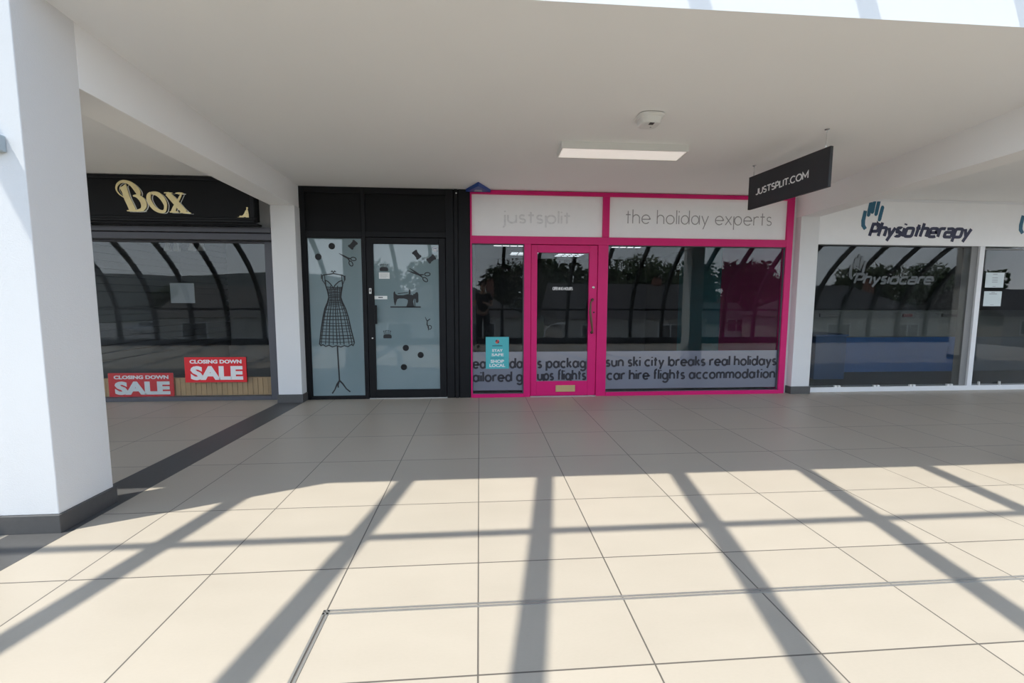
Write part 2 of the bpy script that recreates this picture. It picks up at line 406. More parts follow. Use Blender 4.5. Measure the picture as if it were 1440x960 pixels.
def beam(x0, x1, label, y0=2.706, back=None):
    a0, a1 = (x0, x1) if back is None else back
    zl_ = lambda y_: 2.405-(y_-2.706)*(.065/2.62)
    o = MB().hexa([(x0,y0,zl_(y0)),(x1,y0,zl_(y0)),(a1,5.62,zl_(5.62)),(a0,5.62,zl_(5.62)),(x0,y0,zc(y0)+.004),(x1,y0,zc(y0)+.004),(a1,5.62,2.605),(a0,5.62,2.605)])
    o = o.build('beam', M_SOFFIT, bevel=.004); struct(o, label, 'beam')
beam(-2.505, -2.222, 'white downstand beam from the big left column to the shopfronts', back=(-2.422, -2.146))
beam(4.175, 4.43, 'white downstand beam over the column right of the pink shop')
beam(10.3, 10.56, 'white downstand beam beyond the clinic windows'); beam(-8.9, -8.6, 'white downstand beam beyond the gold lettered shop')

# ------------------------------------------------------------------ the black tailor's shopfront
FY, FB = 5.470, 5.535
bx0, bx1 = -2.205, -0.112
HZ = 2.010                                   # head of door and windows
t = empty('trim_3', ((bx0+bx1)/2, FY, 0)); struct(t, 'black timber frame and panels of the dressmaker shopfront', 'shopfront frame')
mb = MB()
mb.box(bx0, -2.088, FY, FB, 0, CEIL_Z-.004); mb.box(-1.425, -1.382, FY, FB, 0, CEIL_Z-.004)
mb.box(-2.088, -1.425, FY, FB, HZ-.01, 2.075); mb.box(-2.088, -1.425, FY, FB, 2.525, CEIL_Z-.004)
mb.box(-1.382, -.41, FY, FB, HZ, 2.075); mb.box(-1.382, -.41, FY, FB, 2.525, CEIL_Z-.004)
mb.box(-2.088, -1.425, FY, FB, 0, .032)
mb.build('frame', M_BLACK, t, bevel=.004)
mb = MB(); mb.box(-2.088, -1.425, FY+.022, FB-.002, 2.075, 2.525); mb.build('panel', M_BLACK2, t)
mb = MB(); mb.box(-1.382, -.41, FY+.022, FB-.002, 2.075, 2.525); mb.build('panel', M_BLACK2, t)
mb = MB()
mb.box(-.41, -.315, FY-.004, FB, 0, CEIL_Z-.004); mb.box(-.305, -.262, FY-.012, FB, 0, CEIL_Z-.004)
mb.box(-.252, bx1, FY-.004, FB, 0, CEIL_Z-.004); mb.box(-.315, -.252, FY+.02, FB, 0, CEIL_Z-.004)
mb.build('pilaster', M_BLACK, t, bevel=.003)
bb = MB().lathe([(.008,0),(.008,-.006),(.004,-.008)], (-.275, FY-.012, 2.545), 'y', 12).build('screw_cap', M_CHROME, t)

w = empty('window_1', (-1.76, FY, 0)); struct(w, 'frosted sidelight with a dress silhouette in the black shopfront', 'window')
MB().box(-2.088, -1.425, FY+.024, FY+.034, .032, HZ-.01).build('pane', M_FROST, w)
MB().frame(-2.088, -1.425, .032, HZ-.01, FY+.012, FY+.024, .012, .012, .012, .012).build('bead', M_BLACK, w)

d = empty('door_1', (-.9, FY, 0)); struct(d, 'black framed frosted glass door of the dressmaker shop', 'door')
mb = MB().frame(-1.375, -.418, .012, HZ-.008, FY-.004, FY+.045, .082, .082, .105, .075); mb.build('leaf_frame', M_BLACK, d, bevel=.004)
MB().box(-1.293, -.50, FY+.018, FY+.030, .117, HZ-.083).build('pane', M_FROST, d)
hz = atz(528, 442)
h = MB(); h.box(-1.288, -1.252, FY-.055, FY-.040, hz-.115, hz+.115); h.box(-1.283, -1.262, FY-.04, FY, hz+.06, hz+.085); h.box(-1.283, -1.262, FY-.04, FY, hz-.085, hz-.06)
h.build('pull_handle', M_BLACK, d, bevel=.006)
k = MB(); z = atz(519.4, 409); k.box(-1.351, -1.322, FY-.014, FY-.002, z-.034, z+.034); k = k.build('keypad', M_PLASTIC, d, bevel=.003); k['label'] = 'small white entry box'
MB().box(-1.343, -1.330, FY-.016, FY-.013, z-.012, z+.018).build('button', M_DARKGREY, k)
MB().lathe([(.010,0),(.010,-.007),(.006,-.009)], (-1.325, FY-.003, atz(521, 475.5)), 'y', 14).build('keyhole', M_CHROME, d)
MB().box(-1.38, -.412, FY-.01, FB, 0, .012).build('threshold', M_METAL, d)

# vinyl on the frosted glass
GS, GD = FY+.0232, FY+.0172                  # outside face of sidelight pane, of the door pane
def stick(name, label, cat, mb, y=None, m=M_DECAL, group=None):
    return tag(mb.build(name, m), label, cat, group)
def button(px, py, yy, label):
    c = at(px, py, yy); mb = MB()
    r = .039
    ring = disc_pts(c.x, c.z, r, 22); flat(mb, ring, yy, .0015)
    mb.lathe([(r, -.0015), (r*.93, -.004), (r*.82, -.004), (r*.76, -.0015)], (c.x, yy, c.z), 'y', 22)
    for a in (45, 135, 225, 315):
        mb.lathe([(.0055, -.0015), (.0055, -.0035)], (c.x+.012*math.cos(R(a)), yy, c.z+.012*math.sin(R(a))), 'y', 8)
    stick('button_sticker', label, 'sticker', mb, group='button silhouettes on the frosted glass')
button(466.6, 346, GS, 'round black button silhouette nearest the cotton reel on the sidelight')
button(447.5, 361, GS, 'round black button silhouette at the upper left above the dress')
button(570.7, 489, GD, 'uppermost black button silhouette of the three low on the frosted door')
button(591.6, 499, GD, 'rightmost black button silhouette low on the frosted door')
button(568, 516, GD, 'lowest black button silhouette on the frosted door')
def reel(px, py, yy, ang, label):
    c = at(px, py, yy); mb = MB(); a = R(ang)
    out = [(-.05,-.024),(-.043,-.033),(-.030,-.033),(-.024,-.026),(.024,-.026),(.030,-.033),(.043,-.033),(.05,-.024),(.05,.024),(.043,.033),(.030,.033),(.024,.026),(-.024,.026),(-.030,.033),(-.043,.033),(-.05,.024)]
    f = [(c.x+1.1*(u*math.cos(a)-v*math.sin(a)), c.z+1.1*(u*math.sin(a)+v*math.cos(a))) for u, v in out]
    flat(mb, f, yy, .002); stick('thread_reel_sticker', label, 'sticker', mb, group='cotton reel silhouettes on the frosted glass')
reel(496.3, 344, GS, 48, 'black cotton reel silhouette at the top right of the sidelight')
reel(586, 358, GD, -52, 'black cotton reel silhouette leaning left near the top of the door')
reel(606.5, 364, GD, 38, 'black cotton reel silhouette leaning right below the round white sticker')
def scissors(yy, tip1, tip2, piv, h1, h2, label, r=.03):
    pl = lambda u, v, d: (u, yy-d, v); mb = MB()
    P = lambda q: (at(q[0], q[1], yy).x, at(q[0], q[1], yy).z)
    t1, t2, pv = P(tip1), P(tip2), P(piv); a, b = P(h1), P(h2)
    L = lambda p, q, k: (p[0]+(q[0]-p[0])*k, p[1]+(q[1]-p[1])*k)
    for tp, hh in ((t1, b), (t2, a)):
        pts = [tp, L(tp, pv, .5), pv, L(pv, hh, .55)]
        ribbon(mb, pts, [.004, .018, .020, .010], pl, .002)
    for hh, other in ((a, 1), (b, 0)):
        dv = Vector((hh[0]-pv[0], hh[1]-pv[1])); an = math.atan2(dv.y, dv.x)
        ring = []
        for i in range(19):
            q = 2*math.pi*i/18; u, v = r*1.25*math.cos(q), r*.78*math.sin(q)
            ring.append((hh[0]+u*math.cos(an)-v*math.sin(an), hh[1]+u*math.sin(an)+v*math.cos(an)))
        ring[-1] = ring[0]
        ribbon(mb, ring, .011, pl, .0022)
    mb.lathe([(.009, 0), (.009, -.004)], (pv[0], yy, pv[1]), 'y', 10)
    stick('scissors_sticker', label, 'sticker', mb)
scissors(GS, (476.5,356), (479,357.5), (489.5,363), (497,364), (493.5,370.5), 'slim black scissors silhouette above the dress on the sidelight', .026)
scissors(GD, (573,380.5), (576,377), (590,386.5), (601,385.5), (598,393), 'large black shears silhouette above the sewing machine on the door', .027)
# small needle and thread
mb = MB(); pl = lambda u, v, d: (u, GD-d, v); c = at(602, 455, GD)
ribbon(mb, [(c.x-.035,c.z+.085),(c.x-.01,c.z+.03),(c.x-.012,c.z-.01),(c.x+.005,c.z-.045),(c.x+.002,c.z-.085)], [.005,.012,.014,.012,.006], pl, .002)
ribbon(mb, [(c.x-.008,c.z+.035),(c.x+.025,c.z+.06)], .012, pl, .002)
ribbon(mb, arc(c.x+.02, c.z-.045, .022, .024, 0, 360), .009, pl, .002)
stick('thread_curl_sticker', 'small black curl of needle and thread right of the door middle', 'sticker', mb)
# sewing machine
mb = MB(); sx0 = at(549.5, 0+432, GD).x; sz0 = at(570, 431.6, GD).z; k = .00037*1.0
def SM(u, v): return (sx0+(u-110)/24*(at(551,420,GD).x-at(550,420,GD).x), sz0+(745-v)/24*(at(560,420,GD).z-at(560,421,GD).z))
def smp(pts): flat(mb, [SM(*p) for p in pts], GD, .002)
smp([(215,270),(240,215),(265,230),(280,300),(350,345),(540,345),(640,320),(700,310),(745,310),(800,325),(880,345),(900,470),(870,560),(910,745),(630,745),(690,600),(700,520),(660,480),(560,455),(400,455),(340,480),(300,575),(225,575),(210,430)])
smp([(225,575),(300,575),(270,690),(255,690)])
smp([(735,160),(760,150),(785,180),(795,310),(725,310)])
smp([(880,300),(935,300),(960,260),(1000,235),(1040,250),(1055,330),(1055,560),(1015,605),(970,585),(960,470),(880,460)])
smp([(100,722),(1130,722),(1130,765),(100,765)])
smp([(915,460),(940,460),(945,745),(915,745)])
smp([(360,275),(700,245),(700,268),(360,300)])
stick('sewing_machine_sticker', 'black sewing machine silhouette in the middle of the frosted door', 'sticker', mb)
def pincushion(px, py, label, tall):
    c = at(px, py, GD); mb = MB(); pl = lambda u, v, d: (u, GD-d, v)
    o_ = [(-.048,0),(.048,0),(.052,.02),(.046,.042),(.02,.05),(-.02,.05),(-.046,.042),(-.052,.02)]
    flat(mb, [(c.x+p[0], c.z+p[1]) for p in o_], GD, .002)
    for q in (-.038, -.02, -.004, .014, .034):
        e = (c.x+q*1.15, c.z+.05+tall*(1-abs(q)*6)); ribbon(mb, [(c.x+q*.9, c.z+.045), e], .004, pl, .0018)
        flat(mb, disc_pts(e[0], e[1], .006, 8), GD, .002)
    stick('pincushion_sticker', label, 'sticker', mb, group='pincushion silhouettes on the frosted door')
pincushion(540, 381, 'black pincushion silhouette above the small white notice on the door', .035)
pincushion(545, 475.5, 'black pincushion silhouette low on the door left of the buttons', .05)
# dress on its stand (one silhouette of vinyl: outline, check weave, pole, feet)
mb = MB(); pl = lambda u, v, d: (u, GS-d, v)
uX = at(481, 450, GS).x-at(480, 450, GS).x; uZ = at(480, 449, GS).z-at(480, 450, GS).z
cx_, cz_ = at(472, 450, GS).x, at(472, 450, GS).z
def D(px, py): return (cx_+(px-472)*uX, cz_+(450-py)*uZ)
def dr(pts, wd): ribbon(mb, [D(*p) for p in pts], wd, pl, .002)
lft = [(459.3,394.5),(460,402),(462.3,410),(463.6,418),(461.5,425),(457.5,434),(454.5,446),(451.5,462),(448.2,484)]
rgt = [(483,394.5),(483.3,402),(481.5,410),(480.3,418),(482.5,425),(486.5,434),(490,446),(493,462),(497.5,482)]
for s_ in (lft, rgt): dr(s_, .014)
dr([(459.3,394.5),(463,396),(467,400),(470.3,405.5),(473,401),(478,396.5),(483,394.5)], .012)
dr([(459.3,395),(458.6,386.5)], .009); dr([(483,395),(482.2,386.5)], .009)
dr([(454.5,388.5),(458.5,387),(465,386.3),(471,385.2),(477,386.2),(483.5,387.5),(487,389.5)], .012)
dr([(468,383),(469.5,381.6),(471.2,384),(473,381.6),(474.6,383)], .010)
for a in ((454.3,386,392.5),(455.6,388,394),(487.2,388,394),(486,389,394.5)): dr([(a[0],a[1]),(a[0],a[2])], .009)
dr([(455,394),(458,398),(460,402)], .008); dr([(486.6,394),(484.6,398),(483.2,402)], .008)
dr([(448.2,483.5),(450,486),(453,484.5),(457,487),(461.5,485.3),(466,487.8),(472,486),(478,488),(483,486),(488,487.6),(493,484.5),(495.5,486),(497.5,482)], .012)
def edge(pts, y):
    for a, b in zip(pts, pts[1:]):
        if a[1] <= y <= b[1]: return a[0]+(b[0]-a[0])*(y-a[1])/(b[1]-a[1])
    return pts[-1][0]
rnd = random.Random(3)
for i in range(9):
    f_ = (i+.5)/9+rnd.uniform(-.02, .02)
    y0_ = 400 if .2 < f_ < .36 or .62 < f_ < .8 else (404 if f_ < .55 else 402)
    dr([(edge(lft, y)+(edge(rgt, y)-edge(lft, y))*f_, y) for y in (y0_+2, 412, 420, 428, 440, 455, 470, 484.5)], .0075 if i % 2 else .010)
y = 404.0
while y < 484:
    dr([(edge(lft, y), y+rnd.uniform(-.4, .4)), ((edge(lft, y)+edge(rgt, y))/2, y+.8+rnd.uniform(-.4, .4)), (edge(rgt, y), y+rnd.uniform(-.4, .4))], rnd.choice((.007, .010, .012)))
    y += 2.3 if y < 428 else rnd.uniform(3.6, 5.2)
dr([(473.2,487),(473.8,512),(474.6,538)], .016)
dr([(474.6,536),(471,541),(467.5,549),(463.6,554.5)], [.02,.018,.014,.017]); dr([(474.6,536),(479,540.5),(484,548),(489.5,552.5)], [.02,.018,.014,.017]); dr([(474.6,536),(472.3,542),(472.4,546)], .016)
stick('dress_form_sticker', 'black checked dress silhouette on a tailor stand filling the sidelight', 'sticker', mb)
# papers
def card(name, x0, x1, z0, z1, y, m, label, cat, bars=(), barm=None, group=None, th=.0015):
    e = empty(name, ((x0+x1)/2, y, z0)); tag(e, label, cat, group)
    MB().box(x0, x1, y-th, y, z0, z1).build('sheet', m, e)
    if bars:
        mb = MB()
        for a, b, c, hh in bars: mb.box(x0+(x1-x0)*a, x0+(x1-x0)*b, y-th-.0008, y-th, z0+(z1-z0)*c, z0+(z1-z0)*(c+hh))
        mb.build('print', barm or M_DARKGREY, e)
    return e
a, b = at(533, 391.8, GD), at(547.8, 383, GD)
card('notice', a.x, b.x, a.z, b.z, GD, M_PAPERWHITE, 'small white notice taped to the frosted door under the pincushion', 'notice', [(.12,.88,.75,.06),(.12,.8,.55,.05),(.12,.85,.38,.05),(.12,.7,.2,.05)], mat('grey_print', (.5,.5,.5), .6))
a, b = at(525.9, 420.6, GD), at(544.6, 415.9, GD)
card('name_plate', a.x, b.x, a.z, b.z, GD-.002, M_PAPERWHITE, 'narrow white plate with dark print beside the door handle', 'label', [(.34,.42,.35,.35),(.43,.5,.35,.35),(.51,.57,.35,.35),(.58,.66,.35,.35)])
c = at(612, 350.2, GD); e = empty('round_sticker', (c.x, GD, c.z-.03)); tag(e, 'round white sticker in the top right corner of the frosted door', 'sticker')
mb = MB(); mb.lathe([(.031, 0), (.031, -.0015)], (c.x, GD, c.z), 'y', 24); mb.build('disc', M_PAPERWHITE, e)
mb = MB(); ribbon(mb, arc(c.x, c.z, .023, .023, 0, 360), .004, lambda u, v, d: (u, GD-.0015-d, v), .0006)
mb.box(c.x-.013, c.x+.013, GD-.0022, GD-.0014, c.z, c.z+.009); mb.build('print', mat('sticker_blue', (.06,.12,.28), .5), e)

# ------------------------------------------------------------------ the pink travel shop
px0, px1 = -0.108, 4.105
PT, TR1, TR0 = 2.592, 2.040, 1.945           # top of frame, upper and lower edge of the transom
t = empty('trim_4', ((px0+px1)/2, FY, 0)); struct(t, 'magenta painted timber frame of the travel shopfront', 'shopfront frame')
def fr(name, *b, bev=.004): return MB().box(*b).build(name, M_PINK, t, bevel=bev)
fr('head_rail', px0, px1, FY-.012, FB, 2.545, PT)
fr('transom', -.088, 4.018, FY-.012, FB, TR0, TR1)
fr('post', px0, -.088, FY-.012, FB, 0, 2.545); fr('post', 4.018, px1, FY-.012, FB, 0, 2.545)
fr('post', 1.562, 1.648, FY-.012, FB, TR1, 2.545)
fr('post', .566, .652, FY-.012, FB, 0, TR0); fr('post', 1.512, 1.642, FY-.012, FB, 0, TR0)
fr('sill', -.088, .566, FY-.022, FB, 0, .046); fr('sill', 1.642, 4.018, FY-.022, FB, 0, .050)
# fascia boards
def fascia(x0, x1, label):
    e = empty('fascia_sign', ((x0+x1)/2, FY, TR1)); tag(e, label, 'sign')
    MB().box(x0, x1, FY+.018, FY+.030, TR1, 2.545).build('board', M_SIGNWHITE, e)
    return e
e1 = fascia(-.088, 1.562, 'white sign board over the pink door with a barely legible glue ghost')
a, b = at(706, 312.5, FY), at(803, 312.5, FY)
lettering('letter_ghost', 'justsplit', a.x, b.x, a.z, .095, FY+.0178, .022, M_GHOST2, e1, .0008, gap=.3)
e2 = fascia(1.648, 4.018, 'white sign board reading the holiday experts in grey letter ghosts')
a, b = at(880, 313, FY), at(1086.5, 311.6, FY)
words('letter_ghost', 'the holiday experts', a.x, b.x, a.z-.004, .108, FY+.0178, .0115, M_GHOST, e2, .0008, gap=.3, space=.62)

# windows and door
BTOP, BBOT = .585, .085
def pink_window(name, x0, x1, zb, label):
    w = empty(name, ((x0+x1)/2, FY, 0)); struct(w, label, 'window')
    MB().box(x0, x1, FY+.028, FY+.036, zb, TR0).build('pane', M_GLASS, w)
    f = MB().box(x0, x1, FY+.0255, FY+.0272, BBOT, BTOP).build('frosted_band', M_BAND, w); f['label'] = 'frosted grey film band'
    MB().frame(x0, x1, zb, TR0, FY+.004, FY+.025, .006, .012, .008, .008).build('bead', M_GREYFRAME, w)
    return w
pink_window('window_2', -.088, .566, .046, 'narrow pink framed window left of the travel shop door')
pink_window('window_3', 1.642, 4.018, .050, 'wide pink framed window right of the travel shop door')
d = empty('door_2', (1.08, FY, 0)); struct(d, 'magenta glazed entrance door of the travel shop', 'door')
MB().frame(.656, 1.508, .010, TR0-.006, FY+.002, FY+.046, .078, .108, .190, .095).build('leaf_frame', M_PINK, d, bevel=.004)
MB().box(.734, 1.400, FY+.022, FY+.030, .200, 1.844).build('pane', M_GLASS, d)
MB().box(.734, 1.400, FY+.0195, FY+.0215, .200, BTOP).build('frosted_band', M_BAND, d)
hx = atx(834, 420); z1, z0 = atz(834, 421.5), atz(833, 467)
hd = empty('pull_handle', (hx, FY, z0)); hd.parent = d; hd.location = Vector((hx, FY, z0))-wloc(d)
for zz in (z0, z1): MB().lathe([(.020, 0), (.020, -.008), (.010, -.012), (.009, -.05)], (hx-.01, FY+.002, zz), 'y', 14).build('rose', M_BRONZE, hd, smooth=True)
MB().tube([(hx-.012, FY-.05, z1), (hx-.045, FY-.062, z1-.03), (hx-.052, FY-.07, (z0+z1)/2+.05), (hx-.035, FY-.068, (z0+z1)/2-.06), (hx-.016, FY-.055, z0+.03), (hx-.01, FY-.048, z0)], [.010, .012, .016, .016, .012, .010], 10).build('grip', M_WOODGRIP, hd, smooth=True)
MB().lathe([(.016, 0), (.016, -.006), (.009, -.010)], (atx(834.5, 404), FY+.002, atz(834.5, 404)), 'y', 16).build('lock', M_CHROME, d)
MB().lathe([(.011, 0), (.011, -.006), (.006, -.009)], (atx(835, 439), FY+.002, atz(835, 439)), 'y', 14).build('keyhole', M_BRONZE, d)
lp = MB().frame(.985, 1.240, .062, .146, FY-.006, FY+.002, .018, .018, .018, .018).build('letter_plate', M_BRASS, d, bevel=.002)
MB().box(1.003, 1.222, FY-.003, FY+.002, .080, .128).build('flap', M_BRASS, lp, bevel=.002)
MB().box(.652, 1.512, FY-.02, FB, 0, .010).build('threshold', M_METAL, d)
YW, YD = FY+.0253, FY+.0193
def wl(text, p0, p1, yy, label, w=.0250, xh=.078):
    a, b = at(p0[0], p0[1], yy), at(p1[0], p1[1], yy)
    o = words('window_lettering', text, a.x, b.x, (a.z+b.z)/2, xh, yy, w, M_NAVY, None, .0012, gap=.40, space=.62)
    tag(o, label, 'lettering', 'dark lettering along the frosted bands of the pink shop')
wl('eal holida', (664.3, 517), (735.8, 517), YW, 'dark words eal holida on the upper line left of the pink door')
wl('ailored g', (664.3, 535.8), (735.8, 535.8), YW, 'dark words ailored g on the lower line left of the pink door')
wl('s packag', (755.5, 516.5), (824.5, 516.3), YD, 'dark words s packag on the upper line of the pink door glass')
wl('ups flights', (755, 534), (824.3, 533.2), YD, 'dark words ups flights on the lower line of the pink door glass')
wl('sun ski city breaks real holidays', (851.6, 515.4), (1091.8, 512), YW, 'dark line sun ski city breaks real holidays on the wide pink window')
wl('car hire flights accommodation', (852.6, 534), (1090, 530), YW, 'dark line car hire flights accommodation on the wide pink window')
a, b = at(777, 407.5, YD), at(805.5, 407.5, YD)
e = words('opening_sign', 'OPENING HOURS', a.x, b.x, a.z, .034, FY+.0217, .007, M_LETWHITE, None, .0008, gap=.22, space=.45)
tag(e, 'tiny white words OPENING HOURS on the pink door glass', 'lettering')
# STAY SAFE poster
a, b = at(683.2, 518.4, YW), at(715.6, 473.6, YW)
W_, H_ = b.x-a.x, b.z-a.z
po = empty('safety_poster', ((a.x+b.x)/2, YW, a.z)); tag(po, 'turquoise STAY SAFE SHOP LOCAL poster in the narrow pink window', 'poster')
yp = YW-.002
MB().box(a.x, b.x, yp, YW, a.z, b.z).build('sheet', M_TEAL, po)
cx_, cz_ = a.x+W_*.5, a.z+H_*.855
mb = MB()
for q in range(4):
    an = R(90*q+10); mb.prism([(cx_, yp-.0004, cz_)]+[(cx_+.026*math.cos(an+t_), yp-.0004, cz_+.026*math.sin(an+t_)) for t_ in (0, .5, 1.0, 1.45)], (0, .0004, 0), q)
lg = mb.build('emblem', [mat('emblem_red', (.62,.06,.06), .5), mat('emblem_brown', (.10,.03,.04), .5), mat('emblem_orange', (.70,.12,.05), .5), mat('emblem_maroon', (.22,.02,.05), .5)], po)
MB().box(a.x+W_*.28, b.x-W_*.28, yp-.0006, yp, a.z+H_*.715, a.z+H_*.735).build('caption', M_PHYSIONAVY, po)
for txt, u0, u1, v0, hh in (('STAY', .27, .74, .535, .085), ('SAFE', .25, .77, .40, .085), ('SHOP', .21, .79, .185, .10), ('LOCAL', .16, .84, .055, .10)):
    font_text('slogan', txt, a.x+W_*u0, a.x+W_*u1, a.z+H_*v0, H_*hh, yp, M_LETWHITE, po, .03, .0006)
MB().box(a.x+W_*.2, b.x-W_*.2, yp-.0006, yp, a.z+H_*.335, a.z+H_*.345).build('rule', M_PHYSIONAVY, po)

# blue gabled alarm box in the corner under the ceiling
al = empty('alarm_box', (-.005, 5.40, 2.54)); tag(al, 'blue gable shaped alarm box under the ceiling above the pink corner', 'alarm')
ya = 5.44
for k in range(400):
    q = at(672.5, 255.5, ya)
    if q.z <= zc(ya)-.002: break
    ya -= .0025
xam = q.x; YW_ = FY-.014
xa0, xa1 = at(655, 266, YW_).x, at(690, 266, YW_).x
zb = at(672, 269.5, YW_).z-.004
tri = [(xa0, YW_, 0), (xam, ya, 0), (xa1, YW_, 0)]
MB().poly([(p_[0], p_[1], zb) for p_ in tri]+[(p_[0], p_[1], zc(p_[1])-.001) for p_ in tri], [(0,1,2),(3,5,4),(0,3,4,1),(1,4,5,2),(2,5,3,0)]).build('housing', M_BLUE, al, bevel=.003)
xm = (xa0+xa1)/2; ym = YW_-(YW_-ya)*.42
MB().poly([(xm-.05, YW_-.03, zb-.003), (xm+.05, YW_-.03, zb-.003), (xm+.04, ym, zb-.003), (xm-.04, ym, zb-.003), (xm-.05, YW_-.03, zb), (xm+.05, YW_-.03, zb), (xm+.04, ym, zb), (xm-.04, ym, zb)], [(0,3,2,1),(4,5,6,7),(0,1,5,4),(1,2,6,5),(2,3,7,6),(3,0,4,7)]).build('label_panel', mat('alarm_grey', (.34,.37,.46), .5), al)

# ------------------------------------------------------------------ the clinic with white windows
PY = 5.50
qx0, qx1 = 4.432, 9.30
o = MB().box(qx0, qx1, PY, PY+.12, 1.998, CEIL_Z).build('wall_right', M_SIGNWHITE); struct(o, 'plain white fascia wall carrying the physiotherapy lettering', 'wall')
o = MB().box(qx0, qx1, PY-.012, PY, CEIL_Z-.035, CEIL_Z-.004).build('trim_5', M_WHITEFRAME); struct(o, 'thin white bead between the ceiling and the fascia wall', 'trim')
o = MB().box(qx0, qx1, PY-.008, PY+.12, 0, .066).build('baseboard_right', M_WHITEFRAME, bevel=.004); struct(o, 'white sill running under the clinic windows', 'sill')
o = MB().box(6.845, 6.918, PY-.004, PY+.12, .066, 1.998).build('trim_6', M_WHITEFRAME, bevel=.003); struct(o, 'white mullion between the two clinic windows', 'trim')
w = empty('window_4', (5.6, PY, 0)); struct(w, 'wide clinic window right of the white column', 'window')
MB().box(qx0, 6.745, PY+.03, PY+.038, .066, 1.998).build('pane', M_GLASS, w)
MB().box(6.745, 6.845, PY+.02, PY+.12, .066, 1.998).build('frame_return', M_GREYSEAL, w, bevel=.003)
mb = MB()
mb.box(qx0, 6.745, PY+.022, PY+.03, .066, .080); mb.box(qx0, 6.745, PY+.022, PY+.03, 1.985, 1.998); mb.build('gasket', M_DARKGREY, w)
for px in (1178, 1233, 1283.5, 1336):
    x = atx(px, 541, PY); mb = MB(); mb.box(x-.045, x-.008, PY-.002, PY+.028, .066, .090); mb.box(x+.008, x+.045, PY-.002, PY+.028, .066, .090); mb.build('glazing_clip', M_PLASTIC, w, bevel=.004)
w = empty('window_5', (8.1, PY, 0)); struct(w, 'clinic window with two paper notices at the right edge', 'window')
MB().box(6.918, qx1, PY+.03, PY+.038, .066, 1.998).build('pane', M_GLASS, w)
mb = MB(); mb.box(6.918, qx1, PY+.016, PY+.03, .066, .080); mb.box(6.918, qx1, PY+.016, PY+.03, 1.955, 1.972); mb.build('head_bar', M_GREYSEAL, w)
for px in (1377, 1406):
    x = atx(px, 540, PY); MB().box(x-.008, x+.008, PY-.002, PY+.02, .066, .12).build('glazing_clip', M_PLASTIC, w)
# lettering + hand logo
def hand_logo(px, py, s, m, yy, label, name='hand_sign'):
    """px,py = pixel of the thumb base; s scales the sign"""
    mb = MB(); c = at(px, py, yy); u = s
    plc = lambda a_, b_, d: (c.x+a_*u, yy-d, c.z+b_*u)
    def bar(pts, wd): ribbon(mb, pts, wd, plc, .004)
    bar([(-.01, .0), (-.055, .06), (-.06, .14), (-.035, .305)], [.055, .064, .066, .058])
    for (x0_, y0_, x1_, y1_) in ((.03, .235, .055, .44), (.095, .285, .125, .51), (.165, .25, .20, .475), (.235, .16, .275, .37)):
        bar([(x0_, y0_), (x0_+.2*(x1_-x0_), y0_+.06), (x1_, y1_)], [.058, .062, .058])
        mb.lathe([(.029*u, 0), (.027*u, -.004)], plc(x0_, y0_, 0), 'y', 10); mb.lathe([(.029*u, 0), (.025*u, -.004)], plc(x1_, y1_, 0), 'y', 10)
    return tag(mb.build(name, m), label, 'sign')
hand_logo(1217.5, 322, .78, M_PHYSIOTEAL, PY, 'teal hand emblem above the physiotherapy lettering')
hand_logo(1438.5, 328, .78, M_PHYSIOTEAL, PY, 'teal hand emblem cut by the right edge of the photo')
a, b = at(1220.5, 331.5, PY), at(1366.5, 333.5, PY)
st_o = lettering('physiotherapy_sign', 'Physiotherapy', a.x, b.x, a.z, .110, PY, .040, M_PHYSIONAVY, None, .004, gap=.34, q=.42, shear=.30, cap=1.4)
tag(st_o, 'dark navy slanted word Physiotherapy on the white fascia', 'sign')
# faded lettering on the glass
YG = PY+.0295
hand_logo(1198.5, 392, .62, M_FADED, YG, 'faded pale hand emblem on the clinic window glass', 'faded_hand_sticker')
a, b = at(1200, 398, YG), at(1312, 402.5, YG)
o = lettering('faded_lettering', 'Physiocare', a.x, b.x, a.z, .085, YG, .030, M_FADED, None, .001, gap=.32, q=.5, shear=.25, cap=1.45); tag(o, 'faded pale word on the clinic window glass under a hand emblem', 'lettering')
pb = mat('pale_print', (.35,.38,.42), .6)
for n_, (p0, p1, lab) in enumerate((((1384.6, 404.2), (1412.6, 383.2), 'upper of two white notices stacked inside the rightmost window'), ((1382, 430.3), (1409, 409.5), 'lower of two white notices stacked inside the rightmost window'))):
    a, b = at(p0[0], p0[1], YG), at(p1[0], p1[1], YG)
    card('notice', a.x, b.x, a.z, b.z, YG, mat('notice_paper', (.60, .68, .70), .5, var=.05), lab, 'notice',
         [(.38,.62,.86,.05),(.36,.66,.62,.05),(.36,.66,.47,.05),(.36,.66,.34,.05),(.42,.58,.07,.03)] if n_ == 0 else [(.4,.6,.9,.04),(.28,.72,.80,.05),(.4,.6,.08,.03)], pb)

# ------------------------------------------------------------------ the gold lettered shop (left)
BY = 5.55
SX0 = -8.6
o = MB().box(SX0, -2.40, BY-.02, BY+.09, 2.09, CEIL_Z-.008).build('wall_left', M_WHITE); struct(o, 'white wall strip behind the black fascia beside the column', 'wall')
fs = empty('shop_fascia', (-4.6, 5.21, 2.13)); tag(fs, 'black fascia board with gold letters over the left shop window', 'sign')
FF = 5.21
fx1 = at(358, 310, FF).x
MB().box(SX0, fx1, FF, FF+.12, 2.135, zc(FF+.12)-.001).build('board', M_BLACK2, fs)
mb = MB(); mb.box(SX0, fx1+.010, FF-.022, FF+.05, 2.135, 2.165); mb.box(SX0, fx1+.010, FF-.03, FF+.05, 2.105, 2.138); mb.box(SX0, fx1+.008, FF-.018, FF+.05, zc(FF)-.05, zc(FF+.05)-.004)
mb.box(fx1-.035, fx1+.010, FF-.018, FF+.05, 2.165, zc(FF)-.05)
